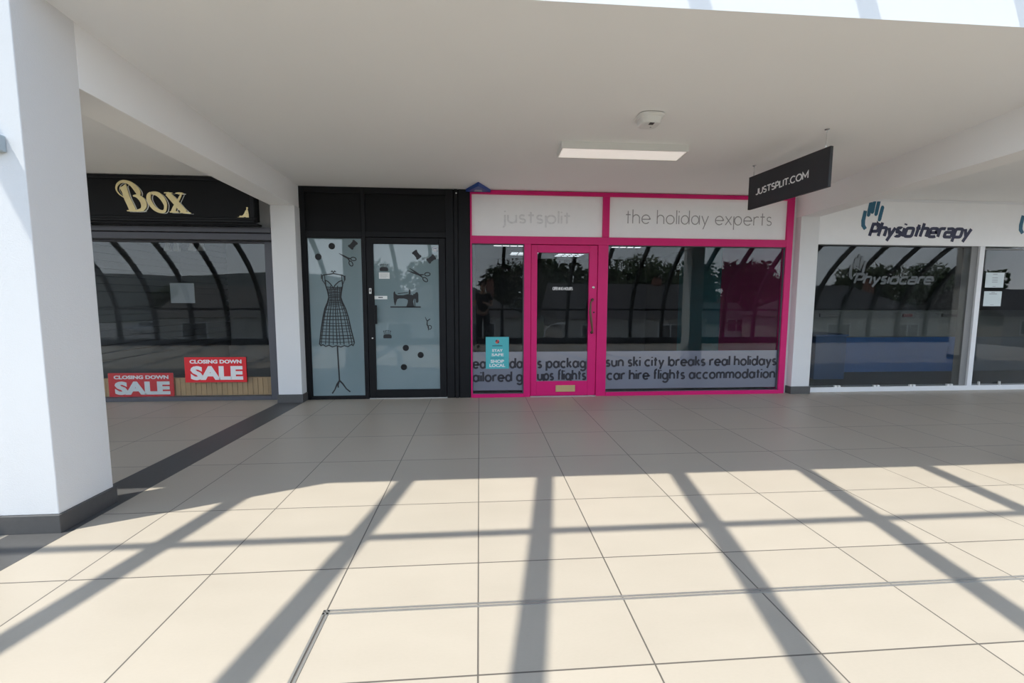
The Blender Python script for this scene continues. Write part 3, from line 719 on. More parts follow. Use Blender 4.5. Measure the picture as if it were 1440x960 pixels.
mb.box(SX0, fx1+.02, FF-.012, FF+.13, 2.087, 2.107)
mb.build('moulding', M_BLACK, fs, bevel=.008)
MB().box(-6.2, -6.1, FF+.12, BY-.022, 2.3, 2.4).build('bracket', M_BLACK, fs)
# gold letters BOX, each a broad-nib stroke figure with a silver outline behind it
def nib(mb, pts, wd, off, th, mi, o3): ribbon(mb, [(o3[0]+(p[0]+off[0])*o3[2], o3[1]-(p[1]+off[1])*o3[3]) for p in pts], [w_*o3[2] for w_ in wd] if isinstance(wd, list) else wd*o3[2], lambda u, v, d: (u, FF-th0-d, v), th, mi)
o0 = at(150, 240, FF); o1 = at(280, 310, FF); ux = (o1.x-o0.x)/1440; uz = (o0.z-o1.z)/775
O3 = (o0.x, o0.z, ux, uz)
def sm(pts, n=4):
    """Catmull-Rom smoothing"""
    P = [pts[0]]+list(pts)+[pts[-1]]; out = []
    for i in range(1, len(P)-2):
        for j in range(n):
            t_ = j/n; a_, b_, c_, d_ = P[i-1], P[i], P[i+1], P[i+2]
            out.append(tuple(.5*((2*b_[k])+(-a_[k]+c_[k])*t_+(2*a_[k]-5*b_[k]+4*c_[k]-d_[k])*t_**2+(-a_[k]+3*b_[k]-3*c_[k]+d_[k])*t_**3) for k in range(len(b_))))
    return out+[tuple(pts[-1])]
B_ = [  # (x, y, width) in a 1440 x 775 drawing field
 sm([(255,425,14),(180,370,18),(140,290,26),(165,215,36),(230,172,44),(310,172,52),(390,210,70),(450,275,84),(485,335,80),(490,385,50)]),
 sm([(250,250,120),(275,330,95),(300,430,96),(345,540,100),(378,632,104)]),
 sm([(400,395,22),(470,400,60),(540,460,88),(565,540,92),(530,610,60),(440,635,30)]),
 sm([(285,636,18),(340,634,26),(470,634,26),(560,630,14)]),
 sm([(195,270,26),(240,262,30),(300,212,20)]),
]
O_ = [sm([(690,340,40),(655,380,62),(650,450,70),(690,540,70),(750,605,64),(830,640,56),(890,630,46),(912,560,44),(905,500,62),(865,420,76),(800,360,74),(735,345,56),(690,345,40)])]
X_ = [sm([(950,345,70),(1010,400,92),(1090,495,96),(1170,590,92),(1230,640,70)]), sm([(1185,350,20),(1150,410,34),(1110,480,40)]), sm([(1085,525,44),(1060,570,60),(1030,640,70)]),
      sm([(905,335,16),(960,336,24),(1040,336,12)]), sm([(1090,340,16),(1150,336,30),(1215,338,16)]), sm([(975,645,18),(1050,640,34),(1120,646,16)]), sm([(1140,646,14),(1230,646,36),(1320,658,14)])]
th0 = 0.0
for nm, G_ in (('gold_letter', B_), ('gold_letter', O_), ('gold_letter', X_)):
    mb = MB()
    for s_ in G_:
        th0 = .002; nib(mb, [(p[0], p[1]) for p in s_], [p[2] for p in s_], (0, 0), .008, 0, O3)
        th0 = .0; nib(mb, [(p[0], p[1]) for p in s_], [max(10, p[2]*.72) for p in s_], (38, 12), .003, 1, O3)
        nib(mb, [(p[0], p[1]) for p in s_], [max(6, p[2]*.50) for p in s_], (33, 9), .0034, 2, O3)
    mb.build(nm, [M_GOLD, M_SILVER, M_BLACK2], fs)
# corner flourish
mb = MB(); th0 = 0
cf = at(355, 309, FF); q = .0058
pl = lambda u, v, d: (cf.x-.045+u, FF-d, cf.z+.012+v)
for s_ in ([(-.14,0),(-.09,.012),(-.05,.03),(-.015,.075),(-.004,.125)], [(0,0),(-.03,.03),(-.06,.02),(-.09,.03)], [(0,.0),(-.012,.04),(-.03,.06),(-.02,.09)], [(-.10,.004),(-.05,.004),(0,0),(0,.05),(-.004,.10)], [(-.06,.01),(-.035,.045),(-.01,.05)]):
    ribbon(mb, s_, [.010]+[.016]*(len(s_)-2)+[.008], pl, .004)
for u, v, r in ((-.03,.03,.014),(-.05,.022,.010),(-.012,.07,.011),(-.005,.118,.010),(-.085,.02,.009)): flat(mb, [(cf.x-.045+u+r*math.cos(k*.785), cf.z+.012+v+r*math.sin(k*.785)) for k in range(8)], FF, .005)
mb.build('corner_flourish', M_GOLD, fs)
# shutter housing and window
WZ = 1.943
o = MB(); o.box(SX0, -2.44, 5.36, BY+.09, 2.025, 2.086); o.box(SX0, -2.435, 5.40, BY+.09, WZ, 2.02)
o = o.build('trim_7', M_GREYFRAME, bevel=.006); struct(o, 'grey roller shutter housing under the black fascia', 'shutter housing')
w = empty('window_6', (-4.6, BY, 0)); struct(w, 'grey framed display window of the left shop', 'window')
mb = MB(); mb.box(-2.585, -2.44, BY-.05, BY+.05, 0, WZ); mb.box(SX0, -2.585, BY-.05, BY+.05, 0, .048); mb.box(SX0, -2.585, BY-.03, BY+.05, WZ-.02, WZ)
mb.build('frame', M_GREYFRAME, w, bevel=.004)
MB().box(SX0, -2.585, BY, BY+.008, .048, WZ-.02).build('pane', M_GLASS, w)
# boarded low stall riser just inside the glass
mb = MB(); x = -6.2; k = 0
while x < -2.6:
    wd = .062; mb.box(x, min(x+wd-.004, -2.6), BY+.055, BY+.075+.002*(k % 2), .03, .262); x += wd; k += 1
mb.box(-6.2, -2.6, BY+.050, BY+.09, .262, .272)
st_ = mb.build('timber_riser', M_TIMBER, bevel=.002); tag(st_, 'low pine boarding along the foot of the left shop window', 'boarding')
# SALE posters
def sale(p_tl, p_br, yy, tilt, label, th):
    a, b = at(p_tl[0], p_br[1], yy), at(p_br[0], p_tl[1], yy)
    e = empty('sale_poster', ((a.x+b.x)/2, yy, a.z)); tag(e, label, 'poster')
    W_, H_ = b.x-a.x, b.z-a.z
    MB().box(a.x, b.x, yy-th, yy, a.z, b.z).build('board', M_RED, e, bevel=.001)
    font_text('slogan', 'CLOSING DOWN', a.x+W_*.085, a.x+W_*.925, a.z+H_*.745, H_*.155, yy-th, M_LETWHITE, e, .045, .0008)
    font_text('slogan', 'SALE', a.x+W_*.09, a.x+W_*.94, a.z+H_*.09, H_*.56, yy-th, M_LETWHITE, e, .055, .0008)
    e.rotation_euler = (0, tilt, 0)
    return e
sale((154.5, 523.8), (243.5, 558.4), BY+.030, R(0.2), 'left of two red closing down sale posters, set behind the glass against the boarding', .004)
sale((261.5, 501.6), (346, 537.6), BY-.001, R(0.2), 'right of two red closing down sale posters, stuck higher on the glass', .008)

# ------------------------------------------------------------------ things on ceiling and column
lamp = empty('ceiling_light', (1.35, 4.13, zc(4.1)-.06)); tag(lamp, 'flat rectangular lit panel lamp fixed to the soffit', 'light')
lx0, lx1, ly0, ly1 = .752, 1.95, 4.02, 4.262
zt = zc(ly0)
p4 = lambda x0, x1, y0, y1, d0, d1: [(x0,y0,zc(y0)-d1),(x1,y0,zc(y0)-d1),(x1,y1,zc(y1)-d1),(x0,y1,zc(y1)-d1),(x0,y0,zc(y0)-d0),(x1,y0,zc(y0)-d0),(x1,y1,zc(y1)-d0),(x0,y1,zc(y1)-d0)]
mb = MB(); fw = .014
for b_ in ((lx0, lx1, ly0, ly0+fw), (lx0, lx1, ly1-fw, ly1), (lx0, lx0+fw, ly0+fw, ly1-fw), (lx1-fw, lx1, ly0+fw, ly1-fw)): mb.hexa(p4(*b_, 0.0, .062))
mb.hexa(p4(lx0+fw, lx1-fw, ly0+fw, ly1-fw, 0, .03))
mb.build('casing', M_PLASTIC, lamp, bevel=.002)
MB().hexa(p4(lx0+fw, lx1-fw, ly0+fw, ly1-fw, .03, .058)).build('diffuser', M_DIFFUSER, lamp)

dc = Vector((1.372, 3.53, zc(3.53)))
det = empty('smoke_detector', dc); tag(det, 'white rounded detector on the soffit in front of the panel lamp', 'detector')
def rsq(cx, cy, z, r, n=32, e=.55): return [(cx+r*math.copysign(abs(math.cos(2*math.pi*i/n))**e, math.cos(2*math.pi*i/n)), cy+r*math.copysign(abs(math.sin(2*math.pi*i/n))**e, math.sin(2*math.pi*i/n)), z) for i in range(n)]
mb = MB(); rings = [rsq(dc.x, dc.y, dc.z-d_, r_) for r_, d_ in ((.105,0),(.105,.014),(.098,.020),(.085,.024),(.080,.060),(.072,.068),(.045,.071))]
n = 32; vs = [v for r_ in rings for v in r_]
mb.poly(vs, [(i*n+j, i*n+(j+1) % n, (i+1)*n+(j+1) % n, (i+1)*n+j) for i in range(len(rings)-1) for j in range(n)]+[tuple(range((len(rings)-1)*n, len(rings)*n))])
mb.build('body', M_PLASTIC, det, smooth=True)
MB().box(dc.x-.018, dc.x+.018, dc.y-.068, dc.y-.03, dc.z-.074, dc.z-.070).build('sensor_window', M_DARKGREY, det)
MB().lathe([(.006,0),(.006,-.004)], (dc.x+.02, dc.y+.02, dc.z-.070), 'z', 10).build('indicator', mat('led_grey', (.3,.3,.3), .3), det)

# hanging sign
sA, sB = Vector((2.965, 3.565, 0)), Vector((2.865, 4.52, 0))
dv = (sB-sA).normalized(); nv = Vector((-dv.y, dv.x, 0)); nv = nv if nv.x < 0 else -nv
sg = empty('hanging_sign', (sA+sB)/2+Vector((0, 0, 2.207))); tag(sg, 'dark hanging sign with a white web address, on two wires from the soffit', 'sign')
z0, z1 = 2.207, 2.545
def SP(u, v, d): q = sA+dv*u+nv*d; return (q.x, q.y, v)
Ls = (sB-sA).length
MB().hexa([SP(0,z0,0),SP(Ls,z0,0),SP(Ls,z0,-.03),SP(0,z0,-.03),SP(0,z1,0),SP(Ls,z1,0),SP(Ls,z1,-.03),SP(0,z1,-.03)]).build('board', M_SIGNDARK, sg, bevel=.003)
for side in (0, 1):
    st, L_ = strokes('JUSTSPLIT.COM', gap=.2)
    mb = MB(); tw = .635; kx = tw/L_; hh = .058
    for s_ in st:
        if side == 0: ribbon(mb, [(Ls-.115-p[0]*kx, 2.338+p[1]*hh) for p in s_], .0112, lambda u, v, d: SP(u, v, d), .002)
        else: ribbon(mb, [(.1+p[0]*kx, 2.336+p[1]*hh) for p in s_], .0112, lambda u, v, d: SP(u, v, -.03-d), .002)
    mb.build('lettering', M_LETWHITE, sg)
for u in (.06, Ls-.05):
    q = SP(u, 0, -.015); zt = zc(q[1])
    wr = MB().tube([(q[0], q[1], z1-.002), (q[0], q[1], zt-.012)], .0022, 8).build('wire', M_CHROME, sg)
    MB().lathe([(.020, 0), (.020, -.006), (.007, -.012), (.005, -.03)], (q[0], q[1], zt), 'z', 14).build('ceiling_hook', M_CHROME, wr)
    MB().lathe([(.006, 0), (.007, .02), (.004, .05)], (q[0], q[1], z1-.001), 'z', 10).build('ferrule', M_CHROME, wr)

# key switch on the left column
kx0, kx1, kz0, kz1 = -2.376, -2.288, 1.944, 2.022
ks = empty('key_switch', ((kx0+kx1)/2, SOF_Y, kz0)); tag(ks, 'small grey switch box on the sunlit face of the big left column', 'switch')
gm = mat('switch_grey', (.38, .45, .50), .4, var=.05)
MB().box(kx0, kx1-.008, SOF_Y-.045, SOF_Y, kz0, kz1).build('box', gm, ks, bevel=.006)
MB().box(kx0+.012, kx1-.022, SOF_Y-.048, SOF_Y-.044, kz0+.012, kz1-.012).build('cover', mat('switch_pale', (.50, .58, .63), .4), ks, bevel=.004)
MB().box(kx1-.046, kx1-.030, SOF_Y-.056, SOF_Y-.047, kz0+.016, kz0+.030).build('rocker', M_PHYSIONAVY, ks, bevel=.002)
MB().lathe([(.008, 0), (.008, -.006)], (kx1-.040, SOF_Y-.048, kz1-.024), 'y', 12).build('keyhole', M_CHROME, ks)

# ------------------------------------------------------------------ inside the shops
def room(nm, x0, x1, y0, y1, wallm, floorm, ceilm, tagname, zh=2.47):
    t_ = .06
    struct(MB().box(x0, x1, y1, y1+t_, 0, 2.6).build('wall_back', wallm), 'dim back wall inside the '+tagname, 'wall')
    struct(MB().box(x0-t_, x0, y0, y1, 0, 2.6).build('wall_left', wallm), 'dim left side wall inside the '+tagname, 'wall')
    struct(MB().box(x1, x1+t_, y0, y1, 0, 2.6).build('wall_right', wallm), 'dim right side wall inside the '+tagname, 'wall')
    struct(MB().box(x0, x1, y0, y1, .0, .006).build('floor', floorm), 'dark floor covering inside the '+tagname, 'floor')
    struct(MB().box(x0-t_, x1+t_, y0, y1+t_, zh, zh+.05).build('ceiling', ceilm), 'dim ceiling inside the '+tagname, 'ceiling')
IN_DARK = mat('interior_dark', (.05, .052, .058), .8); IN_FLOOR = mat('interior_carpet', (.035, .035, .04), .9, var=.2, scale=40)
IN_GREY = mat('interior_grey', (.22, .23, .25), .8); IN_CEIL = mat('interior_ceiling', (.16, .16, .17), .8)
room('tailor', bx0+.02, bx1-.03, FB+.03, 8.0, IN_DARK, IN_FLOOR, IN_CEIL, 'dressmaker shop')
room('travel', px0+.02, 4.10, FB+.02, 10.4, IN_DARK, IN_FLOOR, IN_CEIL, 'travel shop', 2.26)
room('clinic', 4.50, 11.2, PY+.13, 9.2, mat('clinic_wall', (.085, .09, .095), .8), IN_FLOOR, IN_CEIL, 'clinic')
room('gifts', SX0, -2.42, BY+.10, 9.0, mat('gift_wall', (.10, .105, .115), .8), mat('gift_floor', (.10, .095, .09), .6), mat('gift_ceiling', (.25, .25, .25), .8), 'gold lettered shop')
o = MB().box(4.072, 4.098, 5.62, 7.05, .01, 2.25).build('wall_panel', mat('magenta_wall', (.22, .012, .085), .7)); struct(o, 'magenta wall panel inside the travel shop at right', 'wall')
o = MB().box(4.072, 4.098, 7.06, 8.6, .01, 2.25).build('wall_panel', mat('teal_wall', (.03, .14, .17), .7)); struct(o, 'teal wall panel deeper inside the travel shop', 'wall')
# ceiling louvre lights in the travel shop
lm = mat('office_light', (.85, .87, .9), .5, var=0, emit=(.86, .93, 1.0), estr=2.0)
def office_light(x, y, label):
    e = empty('ceiling_louvre_light', (x, y, 2.232)); tag(e, label, 'light', 'louvre lights in the travel shop')
    mb = MB(); zt = 2.2598
    for q in (-.3, -.14, 0, .14, .285): mb.box(x+q, x+q+.015, y-.3, y+.3, zt-.03, zt)
    for q in (-.3, -.1, .1, .285): mb.box(x-.285, x+.285, y+q, y+q+.015, zt-.03, zt)
    mb.build('louvre', M_DARKGREY, e)
    mb = MB()
    for q in (-.2, 0., .2): mb.box(x-.28, x+.28, y+q-.055, y+q+.055, zt-.022, zt-.006)
    mb.build('tube', lm, e)
for x, y, l in ((.55, 7.75, 'louvre light seen through the top of the narrow pink window'), (1.92, 7.75, 'louvre light seen through the top right of the pink door glass'), (2.72, 7.75, 'louvre light at the top left of the wide pink window'),
                (.95, 9.2, 'louvre light deep in the travel shop behind the narrow pink window'), (1.95, 9.4, 'louvre light deep in the travel shop behind the pink door glass')):
    office_light(x, y, l)
# clinic counter wall and blue base panelling
bl = mat('clinic_blue', (.003, .065, .21), .5, var=.08)
YB = 7.05; zt = at(1250, 474, YB).z; zl = at(1250, 436, YB).z; xb = at(1352, 500, YB).x
o = MB().box(4.52, xb, YB, YB+.07, .006, zt).build('blue_panelling', bl, bevel=.004); tag(o, 'blue low panelling inside the clinic behind the wide window', 'panelling')
o = MB().box(xb+.01, 11.1, YB, YB+.07, .006, zt).build('grey_panelling', mat('panel_slate', (.07, .095, .12), .6), bevel=.004); tag(o, 'slate grey low panelling inside the rightmost clinic window', 'panelling')
o = MB(); o.box(4.52, 11.1, YB+.005, YB+.075, zt+.002, zl-.03); o.box(4.52, 11.1, YB+.001, YB+.12, zl-.03, zl); o = o.build('dado_ledge', mat('dado_grey', (.09, .095, .09), .6), bevel=.004); tag(o, 'grey ledge above the blue panelling inside the clinic', 'ledge')
for p0, p1, l in ((1152, 1180, 'dark wall strip on the clinic ledge beside the white column'), (1269, 1282, 'small reddish wall strip on the clinic ledge'), (1324, 1346, 'dark wall strip on the clinic ledge beside the white mullion')):
    o = MB().box(at(p0, 443, YB).x, at(p1, 443, YB).x, YB-.02, YB+.004, at(1250, 445.5, YB).z, at(1250, 441, YB).z).build('socket_trunking', mat('red_strip', (.12, .03, .03), .5) if 'small' in l else M_DARKGREY, bevel=.004); tag(o, l, 'socket strip')
o = MB(); xa, xc = at(1146, 500, 6.4).x, at(1189, 500, 6.4).x; zc_ = at(1170, 470, 6.4).z; o.box(xa, xc, 6.4, 6.9, .006, zc_-.03); o.box(xa-.02, xc+.02, 6.38, 6.92, zc_-.03, zc_); o = o.build('blue_cabinet', mat('plinth_blue', (.007, .04, .11), .5), bevel=.008); tag(o, 'dark blue cabinet just inside the clinic window beside the column', 'cabinet')
# gift shop slatwall and spotlights
mb = MB(); z = .35
while z < 2.3: mb.box(-4.95, -4.90, 5.75, 8.9, z, z+.085); z += .1
mb.box(-4.97, -4.95, 5.75, 8.9, .006, 2.35); sw = mb.build('slatwall', mat('slatwall_grey', (.22, .22, .235), .6)); tag(sw, 'grey slatted display wall inside the left shop', 'display wall')
for px, lab in ((235.7, 'leftmost of four small spotlights inside the left shop'), (248.3, 'second from left of four small spotlights inside the left shop'), (269.7, 'third from left of four small spotlights inside the left shop'), (283.3, 'spotlight nearest the column of four inside the left shop')):
    c = at(px, 347, 7.2); e = empty('spotlight', (c.x, 7.2, c.z)); tag(e, lab, 'light', 'spotlights inside the left shop')
    MB().tube([(c.x, 7.2, c.z+.05), (c.x, 7.2, 2.47)], .012, 8).build('stem', M_PLASTIC, e)
    MB().lathe([(.028, .06), (.03, .02), (.05, -.03), (.052, -.06)], (c.x, 7.2, c.z), 'z', 14).build('shade', M_PLASTIC, e, smooth=True)
a, b = at(241, 426, 6.6), at(273, 398, 6.6)
o = card('hanging_card', a.x, b.x, a.z, b.z, 8.99 if False else 6.6, mat('grey_card', (.42, .44, .46), .6), 'pale square card hanging inside the left shop', 'card', th=.006)
MB().tube([((a.x+b.x)/2, 6.597, b.z), ((a.x+b.x)/2, 6.597, 2.4698)], .002, 6).build('string', M_CHROME, o)
o = MB().box(SX0, XL, PY, PY+.1, 0, CEIL_Z).build('wall_left', M_WHITE); struct(o, 'plain white wall beyond the left shop', 'wall')
o = MB().box(qx1, XR, PY, PY+.1, 0, CEIL_Z).build('wall_right', M_WHITE); struct(o, 'plain white wall beyond the clinic', 'wall')

# ------------------------------------------------------------------ glazed vault over the walkway
RIB0, RIBD = -1.27, 0.963
PROF = [(-1.62,.02),(-1.615,.5),(-1.57,.95),(-1.45,1.36),(-1.21,1.82),(-.90,2.20),(-.55,2.53),(-.15,2.84),(.30,3.12),(.75,3.36),(1.4,3.68),(2.0,3.955),(2.364,4.12)]
prof = sm(PROF, 3)
def normal(i):
    a = Vector(prof[max(i-1, 0)]); b = Vector(prof[min(i+1, len(prof)-1)]); t_ = (b-a).normalized(); return Vector((-t_.y, t_.x))
mb = MB(); hw, dp = .042, .095
n = len(prof); vs = []; fcs = []
for i, p_ in enumerate(prof):
    nn = normal(i); q0 = Vector(p_)+nn*dp/2; q1 = Vector(p_)-nn*dp/2
    vs += [(-hw, q0.x, q0.y), (hw, q0.x, q0.y), (hw, q1.x, q1.y), (-hw, q1.x, q1.y)]
for i in range(n-1):
    for j in range(4): fcs.append((i*4+j, i*4+(j+1) % 4, (i+1)*4+(j+1) % 4, (i+1)*4+j))
fcs += [(3, 2, 1, 0), ((n-1)*4, (n-1)*4+1, (n-1)*4+2, (n-1)*4+3)]
mb.poly(vs, fcs); rib = mb.build('glazing_rib', M_STEEL, origin=(0, GY, 0))
struct(rib, 'curved dark steel rib of the glazed vault, mirrored in the shop windows', 'rib')
rib['group'] = 'vault ribs'
k = 0; ribs = []
x = RIB0-11*RIBD
while x < XR-.2:
    r_ = rib if k == 0 else rib.copy()
    if k: COL.objects.link(r_)
    r_.location = (x, GY, 0); ribs.append(r_); x += RIBD; k += 1
def rail(i_or_p, size, label):
    y_, z_ = i_or_p; s_ = size/2
    o = MB().box(XL, XR, y_-s_, y_+s_, z_-s_, z_+s_).build('glazing_rail', M_STEEL); struct(o, label, 'rail')
def on_prof(y):
    for a, b in zip(prof, prof[1:]):
        if a[0] <= y <= b[0]: return a[1]+(b[1]-a[1])*(y-a[0])/(b[0]-a[0])
rail((-1.58, 1.00), .055, 'dark steel rail at waist height along the glazed vault')
rail((-.22, on_prof(-.22)), .055, 'dark steel purlin where the glazed vault starts to flatten')
yP = 1.47; rail((yP, on_prof(yP)), .052, 'dark steel purlin high in the glazed vault')
rail((2.30, on_prof(2.30)), .06, 'dark steel purlin next to the upper wall')
o = MB().box(XL, XR, GY-.10, GY+.10, 0, .17).build('wall_kerb', M_STEEL); struct(o, 'dark kerb under the glazed vault along the walkway edge', 'kerb')
vs = []; fcs = []
for i, p_ in enumerate(prof):
    nn = normal(i); q = Vector(p_)+nn*.055; q2 = Vector(p_)+nn*.063
    vs += [(XL, q.x, q.y), (XR, q.x, q.y), (XR, q2.x, q2.y), (XL, q2.x, q2.y)]
for i in range(n-1):
    for j in range(4): fcs.append((i*4+j, i*4+(j+1) % 4, (i+1)*4+(j+1) % 4, (i+1)*4+j))
fcs += [(3, 2, 1, 0), ((n-1)*4, (n-1)*4+1, (n-1)*4+2, (n-1)*4+3)]
o = MB().poly(vs, fcs).build('vault_glazing', M_VAULT, smooth=True); struct(o, 'clear curved glazing of the vault over the walkway', 'glazing')

# ------------------------------------------------------------------ street and houses outside, mirrored in the windows
GZ = -5.0
M_GRASS = mat('lawn', (.07, .085, .05), .9, var=.3, scale=3); M_ROAD = mat('asphalt', (.20, .20, .20), .85, var=.15, scale=8)
o = MB().box(-110, 110, -170, GY-.12, GZ-.4, GZ).build('ground', M_GRASS); struct(o, 'grassed ground beyond the walkway', 'ground')
o = MB().box(-110, 110, -13, -7, GZ, GZ+.02).build('road', M_ROAD); struct(o, 'grey car park road below the walkway', 'road')
o = MB().box(-60, 70, -7, GY-.13, GZ, GZ+.03).build('bounce_paving', mat('bounce_concrete', (.50, .49, .47), .9, var=.1, scale=2)); struct(o, 'unseen pale paving added below the walkway to bounce light', 'bounce_paving')  # added out of view, pale so sunlight bounces up to the soffit
o = MB().box(XL, XR, GY-.11, 11.2, GZ, -.25).build('wall_lower', M_WHITE); struct(o, 'white wall under the walkway', 'wall')
vs = []; fcs = []; nx, ny = 40, 10
for j in range(ny+1):
    for i in range(nx+1):
        x = -320+i*16; y = -130-j*25
        h_ = 15*math.exp(-((x+150)/120)**2)*math.sin(math.pi*min(1, j/ny+.0))**1 + 8*math.sin(math.pi*j/ny)*(1+.3*math.sin(x*.05))
        vs.append((x, y, GZ-.3+max(0, h_)))
for j in range(ny):
    for i in range(nx): fcs.append((j*(nx+1)+i, j*(nx+1)+i+1, (j+1)*(nx+1)+i+1, (j+1)*(nx+1)+i))
o = MB().poly(vs, fcs).build('hill', mat('hill_green_haze', (.055, .066, .065), .9, var=.3, scale=.05), smooth=True); struct(o, 'low wooded hill on the horizon', 'hill')  # blue-grey distance haze is mixed into the hill's green
M_ROOF = mat('roof_slate', (.055, .05, .05), .7, var=.2, scale=10); M_HWALL = mat('pebble_dash', (.42, .40, .37), .9, var=.12, scale=20, bump=.3)
M_HWHITE = mat('house_white', (.75, .74, .72), .8); M_HWIN = mat('house_window', (.02, .025, .03), .15); M_HFR = mat('house_window_frame', (.7, .7, .7), .5)
M_CHIM = mat('chimney_brick', (.22, .10, .07), .9, var=.2, scale=12)
def house(x, y, w, dpt, eave, ridge, hip, wm, label, rz=0):
    e = empty('house', (x, y, GZ)); tag(e, label, 'house', 'houses across the street')
    MB().box(x-w/2, x+w/2, y-dpt/2, y+dpt/2, GZ, GZ+eave).build('walls', wm, e)
    ov = .35; x0, x1, y0, y1 = x-w/2-ov, x+w/2+ov, y-dpt/2-ov, y+dpt/2+ov; ze, zr = GZ+eave-.1, GZ+ridge; ins = dpt*.5 if hip else 0
    pts = [(x0,y0,ze),(x1,y0,ze),(x1,y1,ze),(x0,y1,ze),(x0+ins,y,zr),(x1-ins,y,zr)]
    MB().poly(pts, [(0,1,5,4),(2,3,4,5),(1,2,5),(3,0,4),(3,2,1,0)]).build('roof', M_ROOF, e)
    ch = MB(); ch.box(x+w*.28, x+w*.28+.6, y-.22, y+.22, zr-1.0, zr+.35); ch = ch.build('chimney', M_CHIM, e)
    for q in (.17, .43): MB().lathe([(.09,0),(.08,.18),(.09,.2)], (x+w*.28+q, y, zr+.35), 'z', 10).build('chimney_pot', M_CHIM, ch)
    yf = y+dpt/2
    for zz in (GZ+.9, GZ+3.5):
        for q in (-.28, .25):
            if zz < GZ+2 and q < 0: continue
            cx = x+q*w; f_ = MB().frame(cx-.9, cx+.9, zz, zz+1.25, yf-.02, yf+.06, .09, .09, .12, .09)
            f_.box(cx-.04, cx+.04, yf-.02, yf+.05, zz+.12, zz+1.16)
            f_ = f_.build('window', M_HFR, e); MB().box(cx-.81, cx+.81, yf-.01, yf+.02, zz+.12, zz+1.16).build('pane', M_HWIN, f_)
    cx = x-.28*w
    dd = MB().box(cx-.5, cx+.5, yf-.02, yf+.05, GZ+.05, GZ+2.1).build('door', mat('house_door', (.16, .03, .03), .5), e)
    MB().lathe([(.04, 0), (.04, .05)], (cx+.38, yf+.05, GZ+1.05), 'y', 10).build('knob', M_BRASS, dd)
house(-17, -25, 11, 8, 5.2, 7.4, False, M_HWALL, 'pebble dashed gabled house at the far left of the mirrored row')
house(-2.5, -24, 11, 8, 5.2, 7.5, True, M_HWALL, 'pebble dashed hipped house mirrored in the narrow pink window')
house(10.5, -21.5, 10, 8, 5.2, 7.6, False, M_HWALL, 'gabled grey house mirrored at the left of the wide pink window')
house(21.5, -30, 7, 7, 4.4, 6.2, False, M_HWHITE, 'small white gabled house mirrored in the wide pink window')
house(28.5, -22, 10, 8, 5.2, 7.6, True, M_HWALL, 'hipped roofed house mirrored at the right of the wide pink window')
house(49.5, -26, 11, 8, 5.2, 7.5, False, M_HWALL, 'gabled house mirrored in the clinic window')
# trees
M_BARK = mat('bark', (.06, .045, .03), .9); M_LEAF = mat('leaves', (.028, .055, .014), .7, var=.35, scale=1.2)
def tree_mesh(seed, hgt, rad):
    rn = random.Random(seed); mb = MB()
    blobs = [(rn.uniform(-.55, .55)*rad, rn.uniform(-.55, .55)*rad, hgt*rn.uniform(.5, .88), rad*rn.uniform(.35, .62)) for _ in range(13)]
    for bx_, by_, bz_, br in blobs:
        for _ in range(230):
            v = Vector((rn.gauss(0, 1), rn.gauss(0, 1), rn.gauss(0, 1))).normalized()*br*rn.uniform(.55, 1.05)
            c = Vector((bx_, by_, bz_))+v; a_ = Vector((rn.gauss(0, 1), rn.gauss(0, 1), rn.gauss(0, 1))).normalized(); b_ = a_.orthogonal().normalized(); s_ = rn.uniform(.2, .42)
            mb.poly([c-a_*s_, c+b_*s_*.6, c+a_*s_, c-b_*s_*.6], [(0, 1, 2, 3)])
    tk = MB(); tk.tube([(0,0,0),(.05,.02,hgt*.3),(0,.05,hgt*.6),(.05,0,hgt*.8)], [.26,.2,.12,.05], 8)
    for _ in range(6):
        a_ = rn.uniform(0, 6.28); z_ = hgt*rn.uniform(.3, .6); tk.tube([(0,0,z_),(math.cos(a_)*rad*.35, math.sin(a_)*rad*.35, z_+.8),(math.cos(a_)*rad*.6, math.sin(a_)*rad*.6, z_+1.8)], [.1,.07,.03], 6)
    return mb, tk
protos = []
for s_, (hg, rd) in enumerate(((11.0, 3.8), (12.2, 4.2), (9.0, 3.0))):
    mb, tk = tree_mesh(s_+1, hg, rd)
    e = empty('leafy_tree', (0, 0, 0)); mb.build('crown', M_LEAF, e, origin=(0, 0, 0)); tk.build('trunk', M_BARK, e, origin=(0, 0, 0)); protos.append(e)
spots = [(-96,-84,0),(-84,-82,1),(-62,-80,2),(-14,-50,1),(-4,-38,0),(3.5,-50,1),(8,-37.5,0),(16.5,-49,0),(19,-38.5,1),(30,-50,1),(31,-36.5,0),(40,-50,1),(50,-42.5,0),(62,-45,1),(74,-48,0),(38.5,-30,2)]
for i, (x, y, t_) in enumerate(spots):
    first = t_ not in [s_[2] for s_ in spots[:i]]
    e = protos[t_] if first else copy_tree(protos[t_])
    e.location = (x, y, GZ); e.rotation_euler = (0, 0, i*1.37)
    tag(e, ('tall broad leafy tree behind the houses across the street', 'taller dense leafy tree behind the houses across the street', 'small leafy tree among the houses across the street')[(0, 1, 2)[t_]], 'tree', 'trees behind the houses, kind '+('one', 'two', 'three')[t_])
